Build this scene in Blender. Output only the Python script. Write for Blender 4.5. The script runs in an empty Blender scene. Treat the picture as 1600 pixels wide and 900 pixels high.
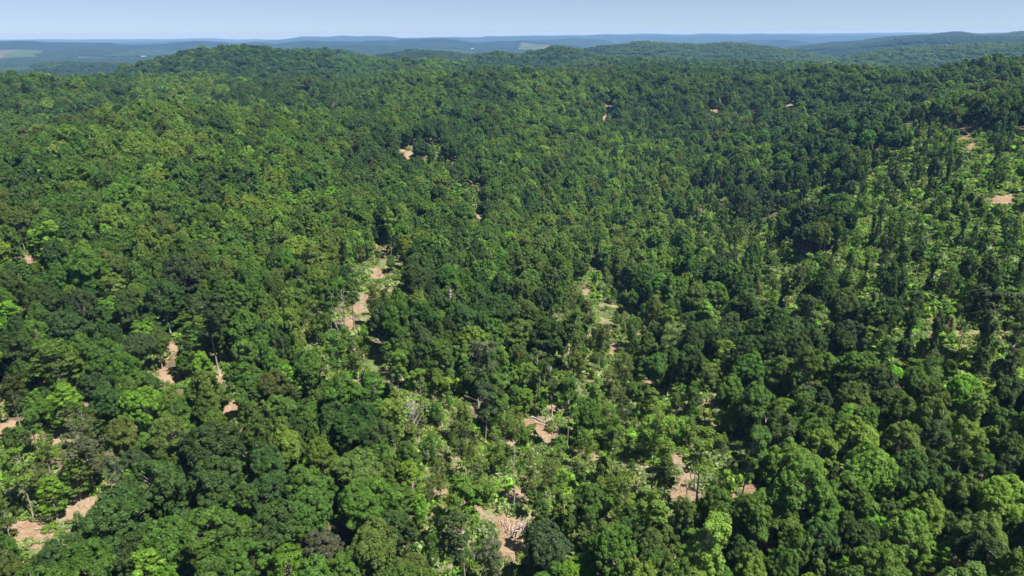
import bpy, math, random
import numpy as np
from math import radians as R
from mathutils import Quaternion

random.seed(7)
rng = np.random.default_rng(7)
scene = bpy.context.scene
C = scene.collection

# ------------------------------------------------------------------ camera
PITCH = R(20.46)
ROLL = R(0.32)
EARTH = 6.371e6
CAMZ = 95.0
F = 1066.67                       # focal length in pixels of the 1600 px wide photograph
cd = bpy.data.cameras.new('camera')
cam = bpy.data.objects.new('camera', cd)
C.objects.link(cam)
cd.sensor_width = 36.0
cd.lens = 24.0
cd.clip_start = 0.5
cd.clip_end = 120000.0
cam.location = (0, 0, CAMZ)
cam.rotation_mode = 'QUATERNION'
cam.rotation_quaternion = Quaternion((1, 0, 0), math.pi / 2 - PITCH) @ Quaternion((0, 0, 1), -ROLL)
scene.camera = cam

# ------------------------------------------------------------------ light
SUN_EL = R(62)
SUN_AZ = math.atan2(0.85, -0.42)     # from +Y (view direction) towards +X
world = bpy.data.worlds.new('World')
scene.world = world
world.use_nodes = True
wn = world.node_tree
wn.nodes.clear()
sky = wn.nodes.new('ShaderNodeTexSky')
sky.sky_type = 'NISHITA'
sky.sun_disc = False
sky.sun_elevation = SUN_EL
sky.sun_rotation = SUN_AZ
sky.altitude = 8000
sky.air_density = 1.0
sky.dust_density = 0.0
sky.ozone_density = 3.0
bg = wn.nodes.new('ShaderNodeBackground')
bg.inputs['Strength'].default_value = 0.053
wo = wn.nodes.new('ShaderNodeOutputWorld')
sm = wn.nodes.new('ShaderNodeMix'); sm.data_type = 'RGBA'; sm.blend_type = 'MULTIPLY'; sm.inputs[0].default_value = 1.0
sm.clamp_result = False
sm.inputs[7].default_value = (1.37, 1.05, 0.84, 1)      # a paler summer sky
wn.links.new(sky.outputs[0], sm.inputs[6]); wn.links.new(sm.outputs[2], bg.inputs[0])
# the earth curves away, so the sky goes on a little below the level line
wt = wn.nodes.new('ShaderNodeTexCoord')
ws = wn.nodes.new('ShaderNodeSeparateXYZ')
wm = wn.nodes.new('ShaderNodeMath'); wm.operation = 'MAXIMUM'; wm.inputs[1].default_value = 0.0
wc = wn.nodes.new('ShaderNodeCombineXYZ')
wn.links.new(wt.outputs['Generated'], ws.inputs[0])
wn.links.new(ws.outputs[2], wm.inputs[0])
wa = wn.nodes.new('ShaderNodeMath'); wa.operation = 'MULTIPLY_ADD'; wa.inputs[1].default_value = 0.45; wa.inputs[2].default_value = 0.034
wn.links.new(wm.outputs[0], wa.inputs[0])
wn.links.new(ws.outputs[0], wc.inputs[0]); wn.links.new(ws.outputs[1], wc.inputs[1]); wn.links.new(wa.outputs[0], wc.inputs[2])
wn.links.new(wc.outputs[0], sky.inputs[0])
wn.links.new(bg.outputs[0], wo.inputs[0])

sd = bpy.data.lights.new('sun', 'SUN')
sd.energy = 4.0
sd.angle = R(0.55)
sd.color = (1.0, 0.955, 0.88)
sun = bpy.data.objects.new('sun', sd)
C.objects.link(sun)
sun.rotation_euler = (math.pi / 2 - SUN_EL, 0, math.pi - SUN_AZ)
sun.location = (0, 0, 400)

scene.view_settings.view_transform = 'Standard'
scene.view_settings.look = 'None'
scene.view_settings.gamma = 1
scene.view_settings.exposure = 1.42
scene.view_settings.use_curve_mapping = False
scene.render.engine = 'CYCLES'
scene.cycles.max_bounces = 6
scene.cycles.diffuse_bounces = 4
scene.cycles.transmission_bounces = 3
scene.cycles.volume_bounces = 0
scene.cycles.caustics_reflective = False
scene.cycles.caustics_refractive = False


# ------------------------------------------------------------------ noise and terrain height
class VNoise:
    def __init__(self, seed, n=256):
        self.n = n
        self.t = np.random.default_rng(seed).random((n, n))

    def __call__(self, x, y):
        n = self.n
        xi = np.floor(x).astype(int); yi = np.floor(y).astype(int)
        fx = x - xi; fy = y - yi
        fx = fx * fx * (3 - 2 * fx); fy = fy * fy * (3 - 2 * fy)
        t = self.t
        a = t[xi % n, yi % n]; b = t[(xi + 1) % n, yi % n]
        c = t[xi % n, (yi + 1) % n]; d = t[(xi + 1) % n, (yi + 1) % n]
        return (a * (1 - fx) + b * fx) * (1 - fy) + (c * (1 - fx) + d * fx) * fy


N1, N2, N3, N4 = VNoise(1), VNoise(2), VNoise(3), VNoise(4)


def fbm(x, y, s, octaves=4, n=N1):
    v = 0.0; a = 0.5
    for k in range(octaves):
        v = v + a * (n(x / s + 17.3 * k, y / s - 9.1 * k) * 2 - 1)
        s = s / 2.03; a *= 0.5
    return v


def az_of(px):
    return np.arctan((np.asarray(px, float) - 800) / F / 1.069)


TCOL = az_of([-600, 0, 200, 400, 600, 800, 1000, 1200, 1400, 1600, 2200])
TROW = np.log([30, 80, 120, 200, 300, 420, 560, 750, 900, 1100, 1500, 2000, 3000, 4200, 9000, 60000])
TZ = np.array([
    [0, 0, 0, 0, 0, 0, 0, 0, 0, 0, 0],
    [0, 0, 0, 0, 0, 0, 0, 0, 0, 0, 0],
    [4, 3, 0, 0, 0, -2, -4, -1, 3, 5, 6],
    [12, 9, 6, 4, 1, -10, -14, -8, 3, 9, 12],
    [22, 18, 16, 10, 0, -18, -26, -14, 4, 16, 20],
    [28, 26, 26, 18, 2, -20, -36, -16, 12, 30, 34],
    [26, 26, 36, 24, 6, -12, -30, -8, 22, 40, 44],
    [8, 4, 0, 0, 8, 4, -14, 2, 16, 26, 30],
    [36, 37, 22, 18, 27, 31, 24, 28, 30, 42, 44],
    [30, 28, 20, 16, 24, 24, 22, 18, 16, 26, 30],
    [-5, -5, 8, 20, 12, 0, 0, -5, -5, 0, 0],
    [-40, -40, -20, -10, -15, -20, -20, -20, -20, -20, -20],
    [-78, -78, -70, -60, -60, -60, -50, -45, -40, -40, -40],
    [-78, -78, -78, -78, -78, -78, -74, -60, -50, -50, -50],
    [-78, -78, -78, -78, -78, -78, -76, -60, -50, -50, -50],
    [-78, -78, -78, -78, -78, -78, -76, -60, -50, -50, -50]], float)


def _cub(f):
    return f * f * (3 - 2 * f)


def table_z(az, ld):
    ci = np.clip(np.searchsorted(TCOL, az) - 1, 0, len(TCOL) - 2)
    ri = np.clip(np.searchsorted(TROW, ld) - 1, 0, len(TROW) - 2)
    fc = np.clip((az - TCOL[ci]) / (TCOL[ci + 1] - TCOL[ci]), 0, 1)
    fr = np.clip((ld - TROW[ri]) / (TROW[ri + 1] - TROW[ri]), 0, 1)
    fc = 0.5 * fc + 0.5 * _cub(fc); fr = 0.5 * fr + 0.5 * _cub(fr)
    return (TZ[ri, ci] * (1 - fc) + TZ[ri, ci + 1] * fc) * (1 - fr) + (TZ[ri + 1, ci] * (1 - fc) + TZ[ri + 1, ci + 1] * fc) * fr


# hill ranges: distance, half thickness, tree height, floor, crest points read off the photograph
HILLS = [
    (1550, 260, 13, -60, [(150, 112), (215, 102), (250, 92), (285, 84), (320, 79), (350, 76), (368, 75), (390, 73.5), (410, 75), (430, 79), (490, 82), (560, 86), (650, 92), (740, 100), (850, 112)]),
    (2250, 320, 12, -75, [(380, 90), (430, 79), (480, 77), (530, 74), (560, 80), (600, 90), (660, 100)]),
    (2900, 380, 12, -75, [(560, 96), (590, 84), (640, 75), (680, 77), (720, 82), (760, 88), (820, 100)]),
    (2150, 300, 13, -75, [(690, 102), (740, 90), (775, 82), (810, 86), (845, 80), (870, 74), (895, 75), (925, 84), (960, 94), (1020, 106)]),
    (3100, 420, 12, -75, [(860, 92), (900, 78), (930, 72), (960, 69), (1000, 64), (1040, 67), (1095, 68), (1140, 65), (1180, 69), (1240, 76), (1300, 88), (1360, 100)]),
    (1700, 240, 13, -60, [(850, 110), (900, 98), (960, 90), (1020, 92), (1100, 96), (1200, 98), (1300, 100), (1400, 104), (1500, 110)]),
    (2800, 420, 12, -75, [(1180, 104), (1260, 94), (1310, 88), (1350, 80), (1420, 72), (1500, 69), (1560, 68), (1640, 66), (1800, 72), (2000, 80)]),
    (3300, 260, 12, -80, [(20, 106), (55, 98), (90, 94.5), (130, 95), (180, 97), (240, 100), (290, 105)]),
    (6200, 800, 10, -70, [(1180, 86), (1250, 72), (1300, 65), (1370, 60), (1450, 55), (1500, 51), (1550, 53), (1620, 52), (1800, 55)]),
    (4700, 500, 10, -78, [(1120, 84), (1200, 79), (1270, 76), (1350, 72), (1420, 66), (1520, 62), (1620, 60), (1800, 62)]),
    (7800, 1100, 10, -78, [(-300, 66), (0, 65), (60, 64), (115, 66), (170, 63), (210, 66), (260, 65), (335, 63), (400, 62), (430, 64), (480, 60), (560, 61), (640, 60), (700, 61), (780, 60), (830, 64), (880, 68), (930, 74), (1000, 80)]),
    (6700, 600, 10, -80, [(-300, 76), (0, 75), (80, 77), (150, 72), (230, 74), (300, 78), (360, 74), (430, 70), (500, 73), (560, 68), (620, 72), (680, 76), (740, 80)]),
    (9500, 700, 10, -78, [(700, 72), (760, 64), (820, 61), (870, 60), (900, 58.5), (930, 61), (960, 66), (1010, 72), (1100, 70), (1150, 66), (1230, 62), (1270, 66), (1330, 72)]),
    (14000, 1500, 8, -70, [(-300, 66), (0, 66), (400, 63), (470, 57.5), (540, 56.5), (608, 55.8), (625, 58), (700, 59), (760, 56), (860, 55.5), (940, 54), (1000, 54), (1040, 53), (1100, 53.5), (1200, 54), (1300, 55), (1500, 56), (1800, 56)]),
    (21000, 1800, 8, -60, [(-300, 60), (0, 62), (400, 60), (700, 58), (900, 54), (1000, 52.5), (1100, 52), (1250, 52), (1400, 51.2), (1500, 51.2), (1700, 50.5), (1900, 50.5)]),
]


cP, sP = math.cos(PITCH), math.sin(PITCH)
cR, sR = math.cos(ROLL), math.sin(ROLL)


def ray(px, py):
    u = (np.asarray(px, float) - 800) / F
    v = (450 - np.asarray(py, float)) / F
    u, v = u * cR + v * sR, v * cR - u * sR
    d = np.stack([u, cP + v * sP, -sP + v * cP], -1)
    return d


def prep_hills():
    out = []
    for D, W, th, floor, pts in HILLS:
        v = ray([p[0] for p in pts], [p[1] for p in pts])
        a = np.arctan2(v[:, 0], v[:, 1])
        z = CAMZ + v[:, 2] / np.hypot(v[:, 0], v[:, 1]) * D - th + D * D / (2 * EARTH)
        out.append((D, W, floor, a, z))
    return out


HL = prep_hills()


def hill_z(az, d):
    z = np.full(np.shape(d), -200.0)
    for k, (D, W, floor, a, zc) in enumerate(HL):
        c = np.interp(az, a, zc, left=-300, right=-300)
        c = c + fbm(az * D, az * 0 + 31.7 * k, max(220, D * 0.045), 3, N4) * min(D * D * 6.5e-7, 42)
        e = np.minimum((az - a[0]) / 0.03, (a[-1] - az) / 0.03)
        e = np.clip(e, 0, 1)
        wob = 0.18 * D * 0.1 * (N2(az * 14 + k * 7, az * 0 + k) - 0.5) * 2
        prof = np.exp(-((d - D - wob) / W) ** 2)
        wid = np.exp(-((d - D - wob) / (W * 2.6)) ** 2) * 0.35
        p = np.maximum(prof, wid)
        z = np.maximum(z, floor + (c - floor) * p * _cub(e))
    return z


def height(x, y):
    x = np.asarray(x, float); y = np.asarray(y, float)
    d = np.sqrt(x * x + y * y) + 1e-6
    az = np.arctan2(x, y)
    azc = np.clip(az, TCOL[0], TCOL[-1])
    z = table_z(azc, np.log(np.maximum(d, 31)))
    amp = np.clip((d - 90) / 700, 0, 1)
    z = z + fbm(x, y, 210, 3) * 19 * amp * np.clip(2.2 - d / 900, 0.15, 1)
    z = z + fbm(x, y, 40, 2, N3) * 2.0 * np.clip((d - 60) / 120, 0, 1) * np.clip(1.6 - d / 1500, 0, 1)
    hz = hill_z(azc, d)
    rel = np.clip((d - 1200) / 2500, 0, 1)
    spur = np.where(d < 4500, fbm(x, y, 520, 4, N2), fbm(x, y, 1300, 4, N3) * 2.6)
    hz = hz + (spur - 0.12) * 18 * rel * np.clip((hz + 78) / 30, 0, 1) * np.clip(4500 / d, 0.25, 1)
    k = 6.0
    m = np.maximum(z, hz)
    return m + k * np.log1p(np.exp(-np.abs(z - hz) / k)) * np.clip((d - 1100) / 600, 0, 1) * np.clip((m + 77) / 10, 0, 1) - d * d / (2 * EARTH)


# ------------------------------------------------------------------ photograph pixel <-> place
def place(px, py, hc):
    """ground point whose point hc metres above it shows at the pixel"""
    d = ray(px, py)
    t = np.full(np.shape(px), 60.0)
    hit = np.zeros(np.shape(px), bool)
    for _ in range(2600):
        gap = CAMZ + t * d[..., 2] - height(t * d[..., 0], t * d[..., 1]) - hc
        hit |= gap <= 0.05
        t = np.where(hit, t, t + np.clip(gap * 0.6, 0.06, 40))
        if hit.all():
            break
    return t * d[..., 0], t * d[..., 1], t


def project(x, y, z):
    dz = z - CAMZ
    w = y * cP - dz * sP
    v = y * sP + dz * cP
    w = np.where(w < 1, 1, w)
    u, v = x * cR - v * sR, x * sR + v * cR
    return 800 + F * u / w, 450 - F * v / w, w


# ------------------------------------------------------------------ what grows where
GRID = [
    "DDMDDDDDDDYYYMDDDDODDDDDDDMDDDDO",  # y 100
    "DMMDLLLDDDYYMMDDLLMDDODDDDDDDMOD",
    "MMDLLLMLMMMDMDDMMMMDDDODDODDCCCC",
    "MMMMLLMLLMMDDGDMMMMLLMMMDCDCCCCC",
    "DMMMMMDLLLMDMMGMMMMLLLCDCCCCCCCC",
    "OBMMMMMLLLMDMMGMMLLLLCCCCDCCCCCC",
    "MBMMLLMMMMMGGMMMMLGLLMCCCCCCCCCC",
    "BMBMMDMMMLLGGDMMMMGGMMDCCCCCCCCC",  # y 450
    "MMMDMMMMLGGGMDDMMGGGGMDDCCCCCCCC",
    "DMMMMMMMMMGGGMMMDGGGMDDDDDDCCCCC",
    "MMMMMGMMMMMMGGGMMGGGGGMDMDDMMCCM",
    "GLGDLLMGMMMMGGGGGGMGGGGMMBMMMOMM",
    "GGGOODDOMDDMMGGGGGGGGDGMLMLLDLLM",
    "GGGGDDDDDMOMMGGGGMMGGGGMLMLLDMOD",
    "GGGDMMMDDMMMMGGGGGMMGGMMLMMMLMLO",
    "OGDDMMDDDOBODGGGGMMDGLMMMDMMOBOO",
    "OMDDBMDDMMMOMGGGMMBMLMDLMBMMBOOM",
]
GA = np.array([[ord(c) for c in row] for row in GRID])


def zone(x, y, jit=0.0):
    """kind of growth at a place, from the lay of the land in the photograph"""
    z = height(x, y)
    px, py, w = project(x, y, z + 10)
    px = px + (fbm(x, y, 18, 2, N4)) * 60
    py = py + (fbm(x, y, 18, 2, N3)) * 26
    c = np.clip((px / 50).astype(int), 0, 31)
    r = np.clip(((py - 75) / 50).astype(int), 0, len(GRID) - 1)
    return GA[r, c]


# bare earth: pixel centre, half width, half height (all on the ground)
DIRT = [(46, 832, 22, 12), (68, 842, 12, 5), (30, 820, 9, 6), (126, 788, 9, 11), (116, 806, 8, 5), (172, 757, 12, 5), (190, 760, 6, 4), (13, 669, 16, 9), (61, 682, 13, 8), (90, 690, 12, 5),
        (264, 586, 14, 9), (250, 575, 8, 6), (273, 548, 12, 8), (363, 635, 7, 15), (340, 585, 8, 10), (125, 640, 6, 8),
        (545, 507, 7, 13), (555, 483, 12, 6), (570, 467, 5, 5), (592, 427, 9, 8), (580, 447, 5, 6), (588, 387, 6, 7), (598, 455, 7, 5), (549, 527, 7, 8), (527, 595, 6, 8), (506, 565, 6, 5), (605, 390, 6, 4),
        (640, 243, 12, 9), (626, 233, 12, 4), (745, 300, 6, 9), (745, 315, 6, 7), (748, 340, 4, 6), (685, 166, 6, 3), (553, 235, 7, 9), (600, 232, 6, 3), (308, 290, 6, 4),
        (1178, 190, 7, 8), (952, 175, 10, 5), (945, 183, 5, 4), (1235, 168, 10, 3), (1130, 160, 12, 3), (1115, 172, 8, 3),
        (1490, 198, 7, 4), (1500, 205, 7, 4), (1510, 215, 6, 6), (1517, 228, 6, 8), (1520, 237, 4, 4),
        (1568, 312, 14, 4), (1545, 316, 9, 3), (1560, 517, 24, 4), (1510, 522, 26, 4), (1470, 525, 16, 3),
        (962, 540, 8, 14), (955, 520, 7, 8), (945, 508, 8, 5), (917, 452, 6, 12), (922, 432, 4, 8), (958, 552, 5, 6),
        (1105, 635, 9, 16), (1116, 615, 7, 8), (1108, 650, 6, 8),
        (845, 672, 26, 15), (830, 660, 12, 8), (868, 680, 12, 8), (803, 775, 10, 32), (810, 755, 8, 15), (795, 835, 20, 24), (780, 815, 14, 12), (790, 860, 12, 12), (735, 805, 14, 10), (725, 790, 8, 6), (690, 772, 9, 9),
        (1072, 750, 9, 22), (1062, 717, 12, 6), (1075, 777, 22, 6), (1082, 735, 8, 10), (1050, 770, 10, 6),
        (1158, 760, 18, 24), (1150, 783, 14, 8), (1145, 740, 10, 6), (1030, 612, 12, 5), (1020, 597, 9, 4), (1412, 600, 8, 6), (40, 408, 20, 5), (60, 412, 10, 4),
        (905, 885, 12, 5), (1187, 842, 12, 5), (675, 800, 6, 4), (800, 700, 8, 8), (1085, 700, 6, 6), (930, 715, 10, 4), (870, 640, 18, 5)]
DA = np.array(DIRT, float)
DA[:, 2:] *= np.where(DA[:, 0] > 1400, 1.0, np.where(DA[:, 1] < 330, 0.5, 1.08))[:, None]
dxw, dyw, dt = place(DA[:, 0], DA[:, 1], 0.0)
d_rx = DA[:, 2] * dt / F
dep_d = np.arctan2(CAMZ - height(dxw, dyw), np.hypot(dxw, dyw))
d_ry = np.minimum(DA[:, 3] * dt / F / np.maximum(np.sin(dep_d), 0.08), d_rx * 4)


def dirt_mask(x, y):
    m = np.zeros(np.shape(x))
    jx = fbm(x, y, 5, 3, N4) * 2.2; jy = fbm(x, y, 5, 3, N3) * 2.2
    for i in range(len(DA)):
        r = math.hypot(dxw[i], dyw[i]); ax, ay = dxw[i] / r, dyw[i] / r
        ux = x + jx - dxw[i]; uy = y + jy - dyw[i]
        lat = ux * ay - uy * ax; rad = ux * ax + uy * ay
        q = np.sqrt((lat / (d_rx[i] + 0.6)) ** 2 + (rad / (d_ry[i] + 0.6)) ** 2)
        m = np.maximum(m, np.clip(1.55 - q, 0, 1))
    return m


# ------------------------------------------------------------------ materials
def mat(name):
    m = bpy.data.materials.new(name); m.use_nodes = True
    n = m.node_tree; n.nodes.clear()
    return m, n, n.nodes, n.links


def math_n(n, op, a, b=None, clamp=False):
    q = n.nodes.new('ShaderNodeMath'); q.operation = op; q.use_clamp = clamp
    for i, v in enumerate((a, b)):
        if v is None: continue
        if isinstance(v, (int, float)): q.inputs[i].default_value = v
        else: n.links.new(v, q.inputs[i])
    return q.outputs[0]


def mixc(n, f, a, b, mode='MIX'):
    q = n.nodes.new('ShaderNodeMix'); q.data_type = 'RGBA'; q.blend_type = mode
    for i, v in ((0, f), (6, a), (7, b)):
        if isinstance(v, (int, float)): q.inputs[i].default_value = v
        elif isinstance(v, tuple): q.inputs[i].default_value = (*v, 1)
        else: n.links.new(v, q.inputs[i])
    return q.outputs[2]


def noise_n(n, vec, scale, detail=4, rough=0.55):
    q = n.nodes.new('ShaderNodeTexNoise'); q.inputs['Scale'].default_value = scale
    q.inputs['Detail'].default_value = detail; q.inputs['Roughness'].default_value = rough
    if vec is not None: n.links.new(vec, q.inputs['Vector'])
    return q.outputs['Fac']


def ramp_n(n, f, lo, hi):
    q = n.nodes.new('ShaderNodeMapRange'); q.inputs[1].default_value = lo; q.inputs[2].default_value = hi
    n.links.new(f, q.inputs[0]); return q.outputs[0]


def leaf_material(name, transl=0.5, sat=1.0):
    m, n, N, L = mat(name)
    t = N.new('ShaderNodeAttribute'); t.attribute_type = 'INSTANCER'; t.attribute_name = 'tint'
    v = N.new('ShaderNodeAttribute'); v.attribute_type = 'GEOMETRY'; v.attribute_name = 'leaf'
    sp = N.new('ShaderNodeSeparateColor'); L.new(v.outputs['Color'], sp.inputs[0])
    br = ramp_n(n, sp.outputs[0], 0, 1)
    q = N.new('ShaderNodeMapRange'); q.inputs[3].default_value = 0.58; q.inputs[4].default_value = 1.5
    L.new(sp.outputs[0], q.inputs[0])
    vm = N.new('ShaderNodeVectorMath'); vm.operation = 'SCALE'
    L.new(t.outputs['Color'], vm.inputs[0]); L.new(q.outputs[0], vm.inputs['Scale'])
    warm = mixc(n, 0.55, vm.outputs[0], (1.22, 1.10, 0.66), 'MULTIPLY')
    col = mixc(n, sp.outputs[1], vm.outputs[0], warm)
    p = N.new('ShaderNodeBsdfPrincipled')
    L.new(col, p.inputs['Base Color']); p.inputs['Roughness'].default_value = 0.52
    p.inputs['Specular IOR Level'].default_value = 0.22
    tr = N.new('ShaderNodeBsdfTranslucent')
    tc = mixc(n, 1.0, col, (1.7, 1.75, 0.6), 'MULTIPLY')
    L.new(tc, tr.inputs[0])
    mx = N.new('ShaderNodeMixShader'); mx.inputs[0].default_value = transl
    L.new(p.outputs[0], mx.inputs[1]); L.new(tr.outputs[0], mx.inputs[2])
    o = N.new('ShaderNodeOutputMaterial'); L.new(mx.outputs[0], o.inputs[0])
    return m


def bark_material(name, a, b, scale=3.0):
    m, n, N, L = mat(name)
    tc = N.new('ShaderNodeTexCoord')
    mp = N.new('ShaderNodeMapping'); mp.inputs['Scale'].default_value = (1, 1, 0.15)
    L.new(tc.outputs['Object'], mp.inputs[0])
    f = noise_n(n, mp.outputs[0], scale, 5)
    c = mixc(n, ramp_n(n, f, 0.3, 0.7), a, b)
    p = N.new('ShaderNodeBsdfPrincipled'); L.new(c, p.inputs['Base Color']); p.inputs['Roughness'].default_value = 0.9
    p.inputs['Specular IOR Level'].default_value = 0.15
    o = N.new('ShaderNodeOutputMaterial'); L.new(p.outputs[0], o.inputs[0])
    return m


M_LEAF = leaf_material('foliage')
M_BRUSH = leaf_material('brush_foliage', 0.36)
M_BARK = bark_material('bark', (0.20, 0.17, 0.14), (0.40, 0.36, 0.30))
M_DEAD = bark_material('weathered_wood', (0.25, 0.22, 0.19), (0.45, 0.41, 0.36), 2.0)
M_SLASH = bark_material('cut_branches', (0.30, 0.22, 0.16), (0.58, 0.47, 0.36), 1.4)


def ground_material():
    m, n, N, L = mat('ground')
    g = N.new('ShaderNodeNewGeometry')
    pos = g.outputs['Position']
    a = N.new('ShaderNodeAttribute'); a.attribute_name = 'cover'
    s = N.new('ShaderNodeSeparateColor'); L.new(a.outputs['Color'], s.inputs[0])
    dirt, grassy, far = s.outputs[0], s.outputs[1], s.outputs[2]
    field = a.outputs['Alpha']
    fine = noise_n(n, pos, 1.3, 6, 0.65)
    mid = noise_n(n, pos, 0.17, 4)
    litter = mixc(n, ramp_n(n, fine, 0.3, 0.7), (0.07, 0.052, 0.034), (0.16, 0.12, 0.08))
    green = mixc(n, ramp_n(n, fine, 0.35, 0.65), (0.055, 0.10, 0.02), (0.13, 0.17, 0.05))
    tan = mixc(n, ramp_n(n, fine, 0.3, 0.7), (0.22, 0.175, 0.10), (0.34, 0.27, 0.17))
    gmix = mixc(n, ramp_n(n, mid, 0.45, 0.68), green, tan)
    base = mixc(n, grassy, litter, gmix)
    red = mixc(n, ramp_n(n, mid, 0.35, 0.65), (0.21, 0.122, 0.070), (0.285, 0.208, 0.138))
    red = mixc(n, ramp_n(n, fine, 0.45, 0.8), red, (0.34, 0.268, 0.19))
    brk = noise_n(n, pos, 0.42, 4, 0.6)
    dm = math_n(n, 'ADD', dirt, math_n(n, 'MULTIPLY', math_n(n, 'SUBTRACT', fine, 0.5), 1.1))
    dm = math_n(n, 'ADD', dm, math_n(n, 'MULTIPLY', math_n(n, 'SUBTRACT', brk, 0.52), 2.4))
    base = mixc(n, ramp_n(n, dm, 0.35, 0.6), base, red)
    # woods too far off to show a tree: canopy colour with self-shade painted in, and relief
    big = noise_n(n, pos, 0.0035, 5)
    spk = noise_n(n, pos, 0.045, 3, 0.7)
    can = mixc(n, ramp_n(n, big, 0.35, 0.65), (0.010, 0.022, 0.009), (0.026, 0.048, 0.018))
    can = mixc(n, ramp_n(n, spk, 0.4, 0.62), mixc(n, 0.6, can, (0.4, 0.45, 0.4), 'MULTIPLY'), can)  # low spots darkened, standing in for shade between crowns
    vor = N.new('ShaderNodeTexVoronoi'); vor.inputs['Scale'].default_value = 0.0042; vor.inputs['Randomness'].default_value = 0.8
    L.new(pos, vor.inputs['Vector'])
    vs = N.new('ShaderNodeSeparateColor'); L.new(vor.outputs['Color'], vs.inputs[0])
    fc = mixc(n, ramp_n(n, vs.outputs[0], 0.35, 0.55), (0.05, 0.085, 0.035), (0.11, 0.10, 0.065))
    fc = mixc(n, ramp_n(n, vs.outputs[1], 0.7, 0.72), fc, (0.05, 0.08, 0.03))
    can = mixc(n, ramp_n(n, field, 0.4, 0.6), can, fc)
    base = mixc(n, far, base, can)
    p = N.new('ShaderNodeBsdfPrincipled'); L.new(base, p.inputs['Base Color']); p.inputs['Roughness'].default_value = 0.95
    p.inputs['Specular IOR Level'].default_value = 0.1
    bh = math_n(n, 'ADD', math_n(n, 'MULTIPLY', fine, 0.5), math_n(n, 'MULTIPLY', math_n(n, 'MULTIPLY', spk, far), 22.0))
    b = N.new('ShaderNodeBump'); b.inputs['Strength'].default_value = 0.9; b.inputs['Distance'].default_value = 1.0
    L.new(bh, b.inputs['Height']); L.new(b.outputs[0], p.inputs['Normal'])
    o = N.new('ShaderNodeOutputMaterial'); L.new(p.outputs[0], o.inputs[0])
    return m


# ------------------------------------------------------------------ the ground: one sheet, fine ahead, coarser around
FIELDS = [(-60, 62, 95, 99.5), (105, 270, 94.3, 97), (205, 258, 89.3, 91.2), (690, 780, 74.5, 77.5), (770, 868, 76, 79), (812, 900, 80.5, 84), (880, 940, 76, 78), (1055, 1100, 73, 74)]


def field_mask(x, y):
    d = np.hypot(x, y); az = np.arctan2(x, y)
    wob = fbm(x, y, 260, 2, N4)
    m = np.zeros(np.shape(x))
    for a, b, ya, yb in FIELDS:
        xm = (a + b) / 2; v2 = ray(xm, ya); v1 = ray(xm, yb)
        D2 = 175 / -v2[2] * v2[1]; D1 = 175 / -v1[2] * v1[1]
        aa, bb = az_of(a) + 0.012 * wob, az_of(b) + 0.012 * wob
        c = math.cos((az_of(a) + az_of(b)) / 2)
        q = np.minimum(np.minimum(az - aa, bb - az) / 0.004, np.minimum(d - D1 / c, D2 / c - d) / 60 + wob)
        m = np.maximum(m, np.clip(q, 0, 1))
    return m


def build_ground():
    az = np.concatenate([np.linspace(-math.pi, -R(50), 60, endpoint=False), np.linspace(-R(50), R(50), 760), np.linspace(R(50), math.pi, 60)[1:]])
    rr = [4.0]
    while rr[-1] < 25000:
        r = rr[-1]
        rr.append(r * (1.10 if r < 50 else 1.0052 if r < 400 else 1.0085 if r < 1500 else 1.011))
    rr = np.array(rr)
    A, D = np.meshgrid(az, rr)
    X = D * np.sin(A); Y = D * np.cos(A)
    Z = height(X, Y)
    near = (D > 70) & (D < 900) & (np.abs(A) < R(46))
    dm = np.zeros(D.shape); dm[near] = dirt_mask(X[near], Y[near])
    zn = zone(X, Y)
    inview = np.abs(A) < R(50)
    gr = np.where((zn == ord('G')) | (zn == ord('C')), 1.0, 0.12) * (D < 900)
    far = np.clip((D - 900) / 500, 0, 1)
    # open farmland on the floor of the far valley
    fl = field_mask(X, Y)
    n_r, n_a = D.shape
    v = np.stack([X, Y, Z], -1).reshape(-1, 3)
    # centre point closes the sheet
    i = np.arange(n_r - 1)[:, None] * n_a + np.arange(n_a - 1)[None, :]
    q = np.stack([i, i + 1, i + n_a + 1, i + n_a], -1).reshape(-1, 4)[:, ::-1]
    me = mesh_np('ground', v, q)
    at = me.color_attributes.new('cover', 'FLOAT_COLOR', 'POINT')
    col = np.stack([dm, gr, far, fl], -1).reshape(-1, 4).astype(np.float32)
    at.data.foreach_set('color', col.ravel())
    me.materials.append(ground_material())
    me.polygons.foreach_set('use_smooth', np.ones(len(me.polygons), bool))
    o = bpy.data.objects.new('ground', me); C.objects.link(o)
    o['kind'] = 'structure'; o['label'] = 'rolling forest floor with bare reddish earth and far farmed valley'
    return o


def mesh_np(name, v, q):
    me = bpy.data.meshes.new(name)
    me.vertices.add(len(v)); me.vertices.foreach_set('co', np.ascontiguousarray(v, np.float32).ravel())
    k = q.shape[1]
    me.loops.add(len(q) * k); me.loops.foreach_set('vertex_index', np.ascontiguousarray(q, np.int32).ravel())
    me.polygons.add(len(q)); me.polygons.foreach_set('loop_start', np.arange(0, len(q) * k, k, dtype=np.int32))
    me.polygons.foreach_set('loop_total', np.full(len(q), k, np.int32))
    me.update(calc_edges=True)
    return me


ground = build_ground()


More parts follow.
